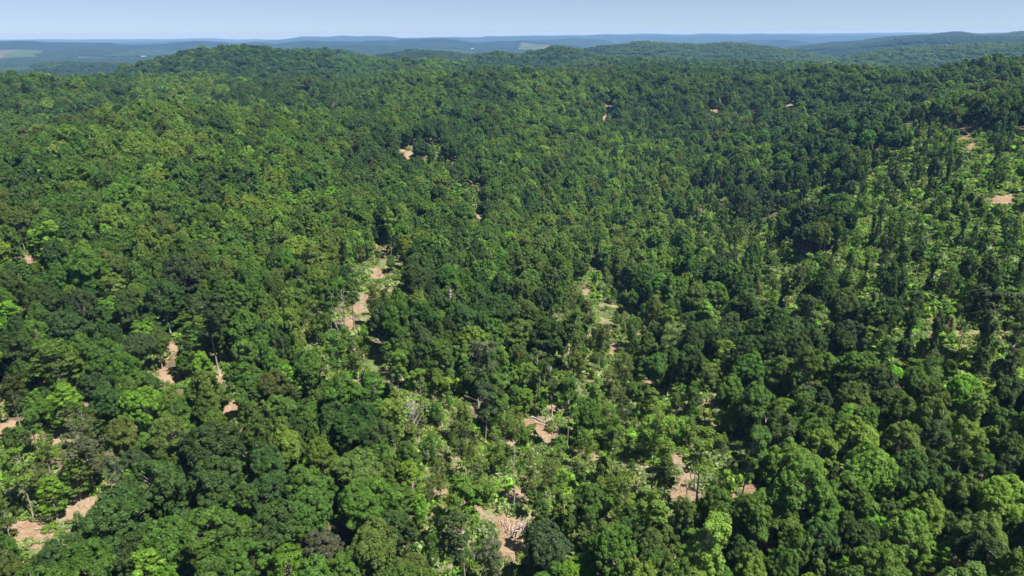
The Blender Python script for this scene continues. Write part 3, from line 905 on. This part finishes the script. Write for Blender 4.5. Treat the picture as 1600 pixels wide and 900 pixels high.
ORD = ['closest', 'second closest', 'third closest', 'fourth closest', 'fifth closest', 'sixth closest', 'seventh closest', 'eighth closest']
labels = {}
used = set()
for rank_lim in (1, 2, 3, 5, 8, 40):
    for i in chosen:
        if i in labels: continue
        tr = list(trees[i]); tr[7] = min(tr[7], 892); size, lk = look(tr)
        order = sorted(range(len(LAND)), key=lambda k: math.hypot(tr[6] - LAND[k][1], tr[7] - LAND[k][2]))
        for k in order[:8]:
            nm, lx, ly = LAND[k]
            d = math.hypot(tr[6] - lx, tr[7] - ly)
            if d < 18: continue
            sec = sector(tr[6] - lx, tr[7] - ly)
            same = sorted(math.hypot(trees[j][6] - lx, min(trees[j][7], 892) - ly) for j in chosen if look(trees[j])[1] == lk and sector(trees[j][6] - lx, min(trees[j][7], 892) - ly) == sec)
            rk = same.index(d) if d in same else 0
            if rk >= rank_lim or rk >= len(ORD): continue
            lab = (lk + ' tree ' + sec + ' ' + nm) if len(same) == 1 else (lk + ' tree ' + ORD[rk] + ' ' + sec + ' ' + nm).replace('closest right of', 'closest to the right of').replace('closest left of', 'closest to the left of').replace('closest above', 'closest, above').replace('closest below', 'closest, below')
            if lab in used or len(lab.split()) > 16: continue
            labels[i] = lab; used.add(lab); break
OWN = {(501, 855): 'purple-brown dark-leaved round tree among green crowns near the bottom', (557, 737): 'big round olive-green tree standing over its mid-green neighbours',
       (133, 697): 'grey-brown thinning tree with gaps between leaves beside bare earth', (1053, 531): 'pale feathery green tree between dark round crowns',
       (224, 632): 'round bright lime-green tree touching a very dark round neighbour', (1163, 863): 'small dense dark-green round tree right of the tangled branches',
       (1349, 515): 'narrow dark column-shaped tree standing alone in the bright brush', (453, 504): 'yellow-green pointed tree left of the tall bare trunks',
       (853, 852): 'dark grey-green bushy tree just below the pile of cut branches', (1541, 879): 'large dark grey-green tree at the lower right among yellow-green crowns',
       (1096, 695): 'tall light green long-trunked tree above the red earth bank', (232, 894): 'low layered lime-green tree at the bottom edge among dark round crowns',
       (1536, 836): 'olive-yellow round tree in the lower right part of the wood'}
for i in chosen:
    key = (int(trees[i][6]), int(trees[i][7]))
    if trees[i][9] and key in OWN: labels[i] = OWN[key]
    if i not in labels:
        tr = trees[i]; size, lk = look(tr)
        labels[i] = f"{size}{lk} tree {int(round(tr[6] / 16))} percent across and {int(round(tr[7] / 9))} percent down the view"


def add_tree(i):
    X, Y, f, c, w, h, px, py, pw, src = trees[i]
    g = np.random.default_rng(i + 5)
    tm, cm = NEAR[f][g.integers(0, len(NEAR[f]))]
    z = float(height(X, Y))
    root = bpy.data.objects.new({'thin': 'thinning_tree', 'oval': 'tulip_tree', 'column': 'column_tree'}.get(f, 'broadleaf_tree'), None)
    C.objects.link(root)
    root.location = (X, Y, z); root.rotation_euler = (g.normal(0, 0.03), g.normal(0, 0.03), g.random() * 6.28)
    s = w / FORMS[f]['W']
    root.scale = (s, s * g.uniform(0.94, 1.06), h / FORMS[f]['H'])
    root['label'] = labels[i]; root['category'] = 'tree'; root['group'] = 'trees in the near part of the wood'
    tv = vary(c, g)
    for nm, me in (('trunk', tm), ('crown', cm)):
        o = bpy.data.objects.new(nm, me); o.parent = root; C.objects.link(o)
        if nm == 'crown': o['tint'] = [float(q) for q in tv]


for i in chosen: add_tree(i)

# ------------------------------------------------------------------ everything smaller or farther: one mass of woodland
def proto_collection(name, meshes):
    """meshes kept out of the scene, for the stuff objects to draw from"""
    col = bpy.data.collections.new(name)
    for i, me in enumerate(meshes):
        o = bpy.data.objects.new(f'{name}_{i:03d}', me); col.objects.link(o)
    return col


def stuff(name, col, pts, rot, scl, idx, tint, label):
    me = bpy.data.meshes.new(name)
    n = len(pts)
    me.vertices.add(n); me.vertices.foreach_set('co', np.ascontiguousarray(pts, np.float32).ravel())
    a = me.attributes.new('rot', 'FLOAT_VECTOR', 'POINT'); a.data.foreach_set('vector', np.ascontiguousarray(rot, np.float32).ravel())
    a = me.attributes.new('scl', 'FLOAT_VECTOR', 'POINT'); a.data.foreach_set('vector', np.ascontiguousarray(scl, np.float32).ravel())
    a = me.attributes.new('idx', 'INT', 'POINT'); a.data.foreach_set('value', np.ascontiguousarray(idx, np.int32))
    a = me.attributes.new('tint', 'FLOAT_COLOR', 'POINT')
    tt = np.ones((n, 4), np.float32); tt[:, :3] = tint
    a.data.foreach_set('color', tt.ravel())
    o = bpy.data.objects.new(name, me); C.objects.link(o)
    ng = bpy.data.node_groups.new(name + '_nodes', 'GeometryNodeTree')
    ng.interface.new_socket('Geometry', in_out='INPUT', socket_type='NodeSocketGeometry')
    ng.interface.new_socket('Geometry', in_out='OUTPUT', socket_type='NodeSocketGeometry')
    N = ng.nodes; L = ng.links
    gi = N.new('NodeGroupInput'); go = N.new('NodeGroupOutput')
    ci = N.new('GeometryNodeCollectionInfo'); ci.inputs['Collection'].default_value = col
    ci.inputs['Separate Children'].default_value = True; ci.inputs['Reset Children'].default_value = True
    ip = N.new('GeometryNodeInstanceOnPoints'); ip.inputs['Pick Instance'].default_value = True

    def attr(nm, ty):
        q = N.new('GeometryNodeInputNamedAttribute'); q.data_type = ty; q.inputs['Name'].default_value = nm
        return [s for s in q.outputs if s.enabled and s.name == 'Attribute'][0]
    er = N.new('FunctionNodeEulerToRotation'); L.new(attr('rot', 'FLOAT_VECTOR'), er.inputs[0])
    L.new(gi.outputs[0], ip.inputs['Points']); L.new(ci.outputs[0], ip.inputs['Instance'])
    L.new(attr('idx', 'INT'), ip.inputs['Instance Index']); L.new(er.outputs[0], ip.inputs['Rotation'])
    L.new(attr('scl', 'FLOAT_VECTOR'), ip.inputs['Scale']); L.new(ip.outputs[0], go.inputs[0])
    md = o.modifiers.new('growth', 'NODES'); md.node_group = ng
    o['kind'] = 'stuff'; o['label'] = label
    return o


LOD = [(0, 330), (330, 700), (700, 99999)]
meshes = []; first = {}
for lod, near_set in ((0, None), (1, None), (2, None), (3, None)):
    for k in KINDS:
        nv = NVAR[k] if lod < 2 else 3
        first[(k, lod)] = (len(meshes), nv)
        for j in range(nv):
            meshes.append(joined(f'tree_{k}_{lod}_{j}', k, 900 + 31 * j + KINDS.index(k) * 7 + lod, lod))


def patch_mesh(seed):
    """a piece of closed canopy about 34 m across, for the hills two to six kilometres off"""
    g = np.random.default_rng(seed); P = []; NN = []; S = []; LC = []
    for i in range(16):
        c = np.array([g.uniform(-17, 17), g.uniform(-17, 17), g.uniform(6, 10)]); r = g.uniform(4.0, 6.5)
        m = 46
        d = g.normal(0, 1, (m, 3)); d /= np.linalg.norm(d, axis=1)[:, None]; d[:, 2] = np.abs(d[:, 2]) * 1.0 - 0.15
        P.append(c + d * r * (1, 1, 0.85)); NN.append(d + g.normal(0, 0.35, (m, 3)) + (0, 0, 0.3)); S.append(g.uniform(1.3, 2.2, m))
        b = g.random() * 0.6
        LC.append(np.stack([np.clip(b + 0.4 * g.random(m), 0, 1), g.random(m) * 0.6], -1))
    P = np.concatenate(P); NN = np.concatenate(NN); NN /= np.linalg.norm(NN, axis=1)[:, None]
    v, q = cards(P, NN, np.concatenate(S), g)
    me = mesh_np('canopy_patch', v, q); me.materials.append(M_LEAF); set_leaf(me, np.repeat(np.concatenate(LC), 4, 0))
    return me


p0 = len(meshes)
for j in range(6): meshes.append(patch_mesh(50 + j))
tcol = proto_collection('woodland_kinds', meshes)
pts = []; rot = []; scl = []; ids = []; tin = []
arr = [trees[i] for i in rest]
ax = np.array([a_[0] for a_ in arr]); ay = np.array([a_[1] for a_ in arr]); azz = height(ax, ay); ad = np.hypot(ax, ay)
for i, a_ in enumerate(arr):
    f, c, w, h = a_[2], a_[3], a_[4], a_[5]
    lod = 0 if ad[i] < 260 else 1 if ad[i] < 620 else 2 if ad[i] < 1400 else 3
    b, nv = first[(f, lod)]
    ids.append(b + rng.integers(0, nv)); s = w / FORMS[f]['W']
    pts.append((ax[i], ay[i], azz[i])); rot.append((rng.normal(0, .03), rng.normal(0, .03), rng.random() * 6.28)); scl.append((s, s, h / FORMS[f]['H']))
    tin.append(vary(c))
X, Y = scatter(2450, 6500, 27, R(41))
Z = height(X, Y)
valley = field_mask(X, Y) > 0.3
big = fbm(X, Y, 700, 3, N3)
for i in np.nonzero(~valley | (rng.random(len(X)) < 0.012))[0]:
    ids.append(p0 + rng.integers(0, 6)); pts.append((X[i], Y[i], Z[i] - 2)); rot.append((0, 0, rng.random() * 6.28))
    s = rng.uniform(0.9, 1.15) if not valley[i] else 0.5
    scl.append((s, s, s * rng.uniform(0.85, 1.15)))
    tin.append(tuple(0.72 * q for q in vary('D' if big[i] < 0.1 else 'M', a=0.08)))
woods = stuff('woodland_mass', tcol, np.array(pts), np.array(rot), np.array(scl), np.array(ids), np.array(tin),
              'unbroken green woodland covering the slopes and hills behind the near trees')
print('TREES', len(trees), 'chosen', len(chosen), 'catalogued', sum(trees[i][9] for i in chosen), 'instances', len(ids), 'labels', len(set(labels[i] for i in chosen)))


# ------------------------------------------------------------------ undergrowth
def shrub_mesh(seed, flat=0.6, leaf=0.26, n=170, sz=1.1):
    g = np.random.default_rng(seed); P = []; NN = []; S = []; LC = []
    for i in range(7):
        c = np.array([*g.normal(0, sz * 0.5, 2), g.uniform(0.15, 0.5) * sz]); r = g.uniform(0.4, 0.75) * sz
        m = n // 7
        d = g.normal(0, 1, (m, 3)); d /= np.linalg.norm(d, axis=1)[:, None]; d[:, 2] = np.abs(d[:, 2])
        P.append(c + d * r * (1, 1, flat) * g.uniform(0.75, 1.05, (m, 1))); NN.append(d + g.normal(0, 0.5, (m, 3)) + (0, 0, 0.5)); S.append(leaf * g.uniform(0.6, 1.4, m))
        LC.append(np.stack([g.random(m), g.random(m) * 0.7], -1))
    P = np.concatenate(P); NN = np.concatenate(NN); NN /= np.linalg.norm(NN, axis=1)[:, None]
    v, q = cards(P, NN, np.concatenate(S), g)
    w = Acc()
    for k in range(4):
        a_ = g.random() * 6.28
        w.add(tube([(0, 0, -0.1), (0.3 * sz * math.cos(a_), 0.3 * sz * math.sin(a_), 0.5 * sz), (0.5 * sz * math.cos(a_), 0.5 * sz * math.sin(a_), 0.8 * sz)], [0.03, 0.02, 0.01], 4))
    wv, wq = w.get()
    return joined_np('shrub', wv, wq, v, q, np.repeat(np.concatenate(LC), 4, 0), M_BARK, M_BRUSH)


shr = [shrub_mesh(300 + j) for j in range(4)] + [shrub_mesh(320 + j, 1.6, 0.28, 200, 1.3) for j in range(3)]
scol = proto_collection('undergrowth_kinds', shr)
X, Y = scatter(60, 620, 1.9, R(43))
zn = zone(X, Y)
isC = zn == ord('C'); isG = zn == ord('G')
dm = np.where(np.hypot(X, Y) > 70, dirt_mask(X, Y), 0)
u = rng.random(len(X)); cl = fbm(X, Y, 11, 3, N4)
keep = (isC & (u < 0.8)) | (isG & (cl > -0.22) & (u < 0.8)) | (~isC & ~isG & (u < np.where(np.hypot(X, Y) < 330, 0.5, 0.1)))
keep &= (dm < 0.25 + 0.35 * rng.random(len(X))) | (rng.random(len(X)) < 0.13)
X, Y = X[keep], Y[keep]; isC = isC[keep]; isG = isG[keep]
n = len(X); Z = height(X, Y)
s = np.exp(rng.normal(-0.08, 0.38, n)); d_ = np.hypot(X, Y); s = s * np.where(d_ > 350, 1.25, 1)
tc_ = np.array([vary(rng.choice(['L', 'B', 'M', 'P'], p=[.42, .18, .32, .08]), a=0.15) if isC[i] else vary(rng.choice(['L', 'O', 'P', 'M', 'B'], p=[.36, .10, .32, .08, .14])) for i in range(n)])
stuff('undergrowth', scol, np.stack([X, Y, Z], -1), np.stack([0 * X, 0 * X, rng.random(n) * 6.28], -1), np.stack([s, s, s * rng.uniform(0.6, 1.2, n)], -1),
      rng.choice(7, n, p=[.2, .2, .2, .19, .07, .07, .07]), tc_, 'low bright green brush and saplings filling the cut-over openings')
print('SHRUBS', n)


# ------------------------------------------------------------------ dead wood
def sticks(seed, n, L, rad=0.05, spread=1.2, flat=0.25):
    g = np.random.default_rng(seed); w = Acc()
    for k in range(n):
        a_ = g.random() * 6.28; l = L * g.uniform(0.4, 1); c = np.array([*g.normal(0, spread, 2), g.uniform(0.05, 0.3)])
        dv = np.array([math.cos(a_), math.sin(a_), g.normal(0, flat)]) * l / 2
        w.add(tube(bent(c - dv, c + dv, g, 3), [rad, rad * .8, rad * .6, rad * .3], 5))
    return w.get()


lit = []
for j in range(5):
    v, q = sticks(700 + j, 9, 3.2); me = mesh_np('sticks', v, q); me.materials.append(M_DEAD if j % 2 else M_SLASH); lit.append(me)
lcol = proto_collection('branch_litter_kinds', lit)
X, Y = scatter(62, 420, 3.4, R(42))
zn = zone(X, Y); dm = np.where(np.hypot(X, Y) > 70, dirt_mask(X, Y), 0); u = rng.random(len(X))
keep = ((zn == ord('G')) & (u < 0.62)) | ((dm > 0.1) & (dm < 0.8) & (u < 0.4)) | ((zn == ord('C')) & (u < 0.06))
X, Y = X[keep], Y[keep]; n = len(X)
s = rng.uniform(0.5, 1.3, n)
stuff('branch_litter', lcol, np.stack([X, Y, height(X, Y)], -1), np.stack([0 * X, 0 * X, rng.random(n) * 6.28], -1), np.stack([s, s, s], -1), rng.integers(0, 5, n),
      np.ones((n, 3)), 'grey sticks and broken limbs strewn over the cut-over ground')


def thing(name, me, loc, rz=0.0, label='', cat='', group=None, parent=None, scale=1.0):
    o = bpy.data.objects.new(name, me)
    C.objects.link(o)
    if parent is not None:
        o.parent = parent
    else:
        o.location = loc; o.rotation_euler = (0, 0, rz); o.scale = (scale,) * 3
        o['label'] = label; o['category'] = cat
        if group: o['group'] = group
    return o


def log_mesh(seed, p, q_, r, stubs=4, m=None):
    g = np.random.default_rng(seed); w = Acc()
    line = bent(p, q_, g, 6, 0, 0.10)
    w.add(tube(line, [r * (1 - 0.11 * i) for i in range(7)], 8))
    for k in range(stubs):
        i = int(g.integers(2, 7)); a_ = line[i]; dv = g.normal(0, 1, 3); dv[2] = abs(dv[2]); dv = dv / np.linalg.norm(dv) * g.uniform(0.8, 2.4)
        w.add(tube(bent(a_, a_ + dv, g, 2), [r * .35, r * .22, r * .08], 5))
    v, q = w.get(); me = mesh_np('log', v, q); me.materials.append(m or M_DEAD)
    return me


def log_between(name, p1, p2, r, label, lift=0.25, seed=1, stubs=4, h1=0.0, h2=0.0, m=None, group=None):
    X, Y, T = place(np.array([p1[0], p2[0]], float), np.array([p1[1], p2[1]], float), 0.0)
    Z = height(X, Y)
    a_ = np.array([X[0], Y[0], Z[0] + lift + h1]); b = np.array([X[1], Y[1], Z[1] + lift + h2])
    if np.linalg.norm(b - a_) > 16: b = a_ + (b - a_) / np.linalg.norm(b - a_) * 16
    o = thing(name, log_mesh(seed, (0, 0, 0), b - a_, r, stubs, m), tuple(a_), 0, label, 'log', group)
    return o


GL = 'felled logs on the bare ground'
log_between('felled_log', (830, 652), (866, 668), .22, 'topmost pale grey log of the three on the scraped slope', seed=1, group=GL)
log_between('felled_log', (836, 660), (872, 674), .18, 'middle pale grey log of the three on the scraped slope', seed=2, group=GL)
log_between('felled_log', (826, 648), (850, 655), .16, 'short pale log at the top of the scraped slope', seed=3, group=GL)
log_between('felled_log', (33, 800), (62, 808), .2, 'curved bleached limb lying above the lower left dirt patch', seed=4, group=GL)
log_between('felled_log', (55, 828), (76, 826), .16, 'dark stub of log in the lower left dirt patch', seed=5, group=GL, m=M_BARK)
log_between('felled_log', (1143, 739), (1175, 744), .17, 'upper log crossing the sandy clearing', seed=6, group=GL)
log_between('felled_log', (1143, 757), (1172, 748), .15, 'slanting log shape standing in for the shadow of the upper log', seed=7, group=GL)  # added log shape where the upper log only casts its shadow
log_between('felled_log', (238, 594), (262, 600), .2, 'pale log below the grassy opening', seed=8, group=GL)
log_between('felled_log', (243, 612), (256, 626), .16, 'thin pale limb hanging among leaves under the grassy opening', seed=9, group=GL)
log_between('felled_log', (1010, 731), (1026, 733), .22, 'short sawn pale log near the olive-green trees', seed=10, stubs=0, group=GL)
log_between('felled_log', (735, 789), (722, 781), .14, 'thin dark log by the small dirt patch under trees', seed=11, group=GL, m=M_BARK)
log_between('felled_log', (783, 815), (800, 846), .13, 'long dark thin log lying down the sandy strip', seed=12, group=GL, m=M_BARK)
log_between('felled_log', (1075, 786), (1092, 790), .25, 'pale log at the foot of the bare poles', seed=13, group=GL)
log_between('felled_log', (500, 563), (520, 569), .15, 'short pale log beside the small pink earth spot', seed=14, group=GL)
log_between('felled_log', (560, 486), (574, 480), .16, 'dark log across the terraced red track', seed=15, group=GL, m=M_BARK)
log_between('felled_log', (862, 636), (890, 652), .18, 'grey log in shade behind the scraped slope', seed=16, group=GL)
log_between('leaning_trunk', (1571, 740), (1546, 700), .2, 'bleached white trunk leaning through bright green saplings', seed=17, h1=3.0, h2=6.5, stubs=3)
log_between('leaning_trunk', (128, 722), (142, 738), .15, 'pale curved dead limb rising from the left thicket', seed=18, h1=6, h2=2.5, stubs=3)


# piles of cut branches
def pile(px, py, L, n, label, seed, lie=0.35, rad=0.075):
    X, Y, T = place(np.array([px]), np.array([py]), 0.4)
    root = bpy.data.objects.new('branch_pile', None); C.objects.link(root)
    root.location = (X[0], Y[0], float(height(X[0], Y[0])))
    root['label'] = label; root['category'] = 'branch pile'; root['group'] = 'piles of cut branches'
    g = np.random.default_rng(seed)
    for k in range(n):
        a_ = g.normal(1.25, 0.45); l = L * g.uniform(0.5, 1); c = np.array([*g.normal(0, L * 0.16, 2), g.uniform(0.1, L * 0.22)])
        dv = np.array([math.cos(a_), math.sin(a_) * 0.8, g.normal(0.1, lie)]) * l / 2
        v, q = tube(bent(c - dv, c + dv, g, 4), [rad * 1.3, rad, rad * .8, rad * .55, rad * .3], 6)
        me = mesh_np('branch', v, q); me.materials.append(M_SLASH if k % 3 else M_DEAD)
        thing('branch', me, None, parent=root)


pile(815, 828, 6.0, 60, 'tangled heap of pale cut branches at the end of the sandy strip', 41)
pile(1150, 843, 4.5, 28, 'low grey tangle of branches left of the small dark-green round tree', 42, 0.15)
pile(858, 655, 3.5, 16, 'small heap of grey limbs beside the stacked logs', 43, 0.15)
pile(600, 517, 3.5, 16, 'white splintered stump with broken limbs in the pale brush', 44, 0.7, 0.1)
pile(648, 553, 2.5, 9, 'scrap of pale limbs between the dark olive and mid-green trees', 45, 0.2)


# standing dead trees
def snag(px, py, h, label, seed, twigs=26, rad=0.16, hc=0.6, spread=0.35):
    X, Y, T = place(np.array([float(px)]), np.array([float(py)]), h * hc)
    g = np.random.default_rng(seed); w = Acc(); l2 = Acc()
    tr = bent((0, 0, -0.5), (g.normal(0, .5), g.normal(0, .5), h), g, 6, 0, 0.08)
    w.add(tube(tr, [rad * (1 - 0.13 * i) for i in range(7)], 8))
    for k in range(twigs):
        t_ = g.uniform(0.35, 0.97); p = np.array(tr[0]) + (np.array(tr[-1]) - tr[0]) * t_
        a_ = g.random() * 6.28; l = h * spread * (1.15 - t_) * g.uniform(0.6, 1.3) + 0.6
        e = p + np.array([math.cos(a_) * l * 0.75, math.sin(a_) * l * 0.75, l * 0.75])
        ln = bent(p, e, g, 3)
        l2.add(tube(ln, [rad * .34, rad * .25, rad * .16, rad * .07], 5))
        for m_ in range(3):
            b = ln[int(g.integers(1, 4))]; dv = g.normal(0, 1, 3); dv[2] = abs(dv[2]); dv *= l * 0.28 / np.linalg.norm(dv)
            l2.add(tube([b, b + dv], [rad * .12, rad * .05], 3))
    root = bpy.data.objects.new('dead_tree', None); C.objects.link(root)
    root.location = (X[0], Y[0], float(height(X[0], Y[0])))
    root['label'] = label; root['category'] = 'dead tree'; root['group'] = 'bare dead trees'
    v, q = w.get(); me = mesh_np('trunk', v, q); me.materials.append(M_DEAD); thing('trunk', me, None, parent=root)
    if twigs:
        v, q = l2.get(); me = mesh_np('limbs', v, q); me.materials.append(M_DEAD); thing('limbs', me, None, parent=root)


snag(648, 655, 13, 'leafless grey tree with many upright twigs', 61, 46)
snag(97, 285, 17, 'tall bare grey pole above the far left crowns', 62, 0, 0.3, 0.8)
snag(838, 600, 19, 'very tall straight bare trunk above the pale scraped slope', 63, 8, 0.2, 0.55, 0.12)
snag(1079, 745, 15, 'left pole of the bare pair over the red earth bank', 64, 4, 0.17, 0.4, 0.12)
snag(1090, 750, 16, 'right pole of the bare pair over the red earth bank', 65, 6, 0.18, 0.4, 0.12)
snag(313, 272, 12, 'grey bare-topped tree among dark crowns by a tiny earth spot', 66, 40, 0.22, 0.8)
snag(525, 500, 18, 'slim bare pole left of the terraced red track', 67, 5, 0.16, 0.5, 0.12)
snag(532, 497, 19, 'taller slim pole beside the terraced red track', 68, 5, 0.16, 0.5, 0.12)
snag(240, 160, 11, 'faded grey bare tree on the far left slope', 69, 40, 0.3, 0.8)
snag(1462, 680, 16, 'grey forked dead trunk among dark leaves right of the yellow-green crowns', 70, 14, 0.2, 0.6, 0.2)
snag(803, 745, 18, 'slender bare trunk standing in the sandy strip', 71, 6, 0.17, 0.5, 0.15)
snag(1195, 690, 12, 'pale dead tree in the dark hollow above the sandy clearing', 72, 16, 0.18, 0.5)
snag(679, 625, 14, 'crooked pale trunk above the leafless grey tree', 73, 8, 0.16, 0.5, 0.15)

# ------------------------------------------------------------------ far farm buildings
def wall_mat(name, c):
    m, n, N, L = mat(name)
    tc = N.new('ShaderNodeTexCoord'); f = noise_n(n, tc.outputs['Object'], 0.6, 3)
    col = mixc(n, ramp_n(n, f, 0.3, 0.7), tuple(q * 0.9 for q in c), c)
    p = N.new('ShaderNodeBsdfPrincipled'); L.new(col, p.inputs['Base Color']); p.inputs['Roughness'].default_value = 0.6
    o = N.new('ShaderNodeOutputMaterial'); L.new(p.outputs[0], o.inputs[0]); return m


M_WHITE = wall_mat('white_siding', (0.6, 0.6, 0.58)); M_TIN = wall_mat('tin_roof', (0.42, 0.43, 0.45)); M_DOOR = wall_mat('barn_door', (0.2, 0.12, 0.09))


def barn(px, py, w, l, h, rz, label):
    X, Y, T = place(np.array([float(px)]), np.array([float(py)]), 2.0)
    root = bpy.data.objects.new('farm_building', None); C.objects.link(root)
    root.location = (X[0], Y[0], float(height(X[0], Y[0])) - 0.3); root.rotation_euler = (0, 0, rz)
    root['label'] = label; root['category'] = 'farm building'; root['group'] = 'farm buildings in the far valley'
    a_, b = l / 2, w / 2; e = h * 0.6
    v = np.array([(-a_, -b, 0), (a_, -b, 0), (a_, b, 0), (-a_, b, 0), (-a_, -b, e), (a_, -b, e), (a_, b, e), (-a_, b, e), (-a_, 0, h), (a_, 0, h)])
    q = [(0, 1, 5, 4), (2, 3, 7, 6), (1, 2, 6, 5), (3, 0, 4, 7), (3, 2, 1, 0), (5, 6, 9, 9), (7, 4, 8, 8)]
    me = bpy.data.meshes.new('wall'); me.from_pydata([tuple(p) for p in v], [], [tuple(dict.fromkeys(f)) for f in q]); me.materials.append(M_WHITE)
    thing('wall', me, None, parent=root)
    o_ = 0.6; up = 0.05
    rv = []
    for sx in (-1, 1):
        for yy, zz in ((-b - o_, e - o_ * (h - e) / b), (0, h), (b + o_, e - o_ * (h - e) / b)):
            for th in (up, up + 0.25): rv.append((sx * (a_ + o_), yy, zz + th))
    rf = [(0, 6, 8, 2), (1, 3, 9, 7), (2, 8, 10, 4), (3, 5, 11, 9), (0, 1, 7, 6), (4, 10, 11, 5), (0, 2, 3, 1), (2, 4, 5, 3), (6, 7, 9, 8), (8, 9, 11, 10)]
    me = bpy.data.meshes.new('roof'); me.from_pydata(rv, [], rf); me.materials.append(M_TIN)
    thing('roof', me, None, parent=root)
    dv = [(-2, -b - 0.08, 0), (2, -b - 0.08, 0), (2, -b - 0.08, 3.4), (-2, -b - 0.08, 3.4), (-2, -b + .02, 0), (2, -b + .02, 0), (2, -b + .02, 3.4), (-2, -b + .02, 3.4)]
    me = bpy.data.meshes.new('door'); me.from_pydata(dv, [], [(0, 1, 2, 3), (0, 4, 5, 1), (1, 5, 6, 2), (2, 6, 7, 3), (3, 7, 4, 0)]); me.materials.append(M_DOOR)
    thing('door', me, None, parent=root)


barn(225, 89, 16, 30, 9, 0.3, 'white farm shed nearest the wooded hill in the far valley')
barn(246, 89, 14, 36, 8, -0.2, 'long white farm shed right of its twin in the far valley')
barn(38, 95, 18, 46, 9, 0.1, 'pale barn standing between tan fields at the far left')
barn(28, 96, 14, 22, 8, 0.5, 'small pale barn left of the larger barn in tan fields')
barn(738, 76, 14, 26, 7, 0.1, 'long pale shed on the pale fields of the middle valley')
barn(800, 78, 12, 24, 7, -0.3, 'pale shed at the right end of the middle valley fields')

# ------------------------------------------------------------------ haze: the air itself
def haze():
    m, n, N, L = mat('haze_air')
    p = N.new('ShaderNodeVolumePrincipled')
    p.inputs['Absorption Color'].default_value = (0.55, 0.36, 0.0, 1)
    p.inputs['Color'].default_value = (0.20, 0.45, 0.93, 1)
    p.inputs['Density'].default_value = 0.82e-4
    p.inputs['Anisotropy'].default_value = 0.0
    o = N.new('ShaderNodeOutputMaterial'); L.new(p.outputs[0], o.inputs['Volume'])
    s = 45000; z0, z1 = ZMIN - 1, 128
    v = [(x_, y_, z_) for z_ in (z0, z1) for y_ in (-s, s) for x_ in (-s, s)]
    f = [(0, 2, 3, 1), (4, 5, 7, 6), (0, 1, 5, 4), (2, 6, 7, 3), (0, 4, 6, 2), (1, 3, 7, 5)]
    me = bpy.data.meshes.new('haze'); me.from_pydata(v, [], f); me.materials.append(m)
    o = bpy.data.objects.new('haze', me); C.objects.link(o); o['kind'] = 'stuff'; o['label'] = 'thin blue air that fades the far hills'


zs = [v.co.z for v in ground.data.vertices]
print('GROUND Z', min(zs), max(zs))
ZMIN = min(zs)
haze()
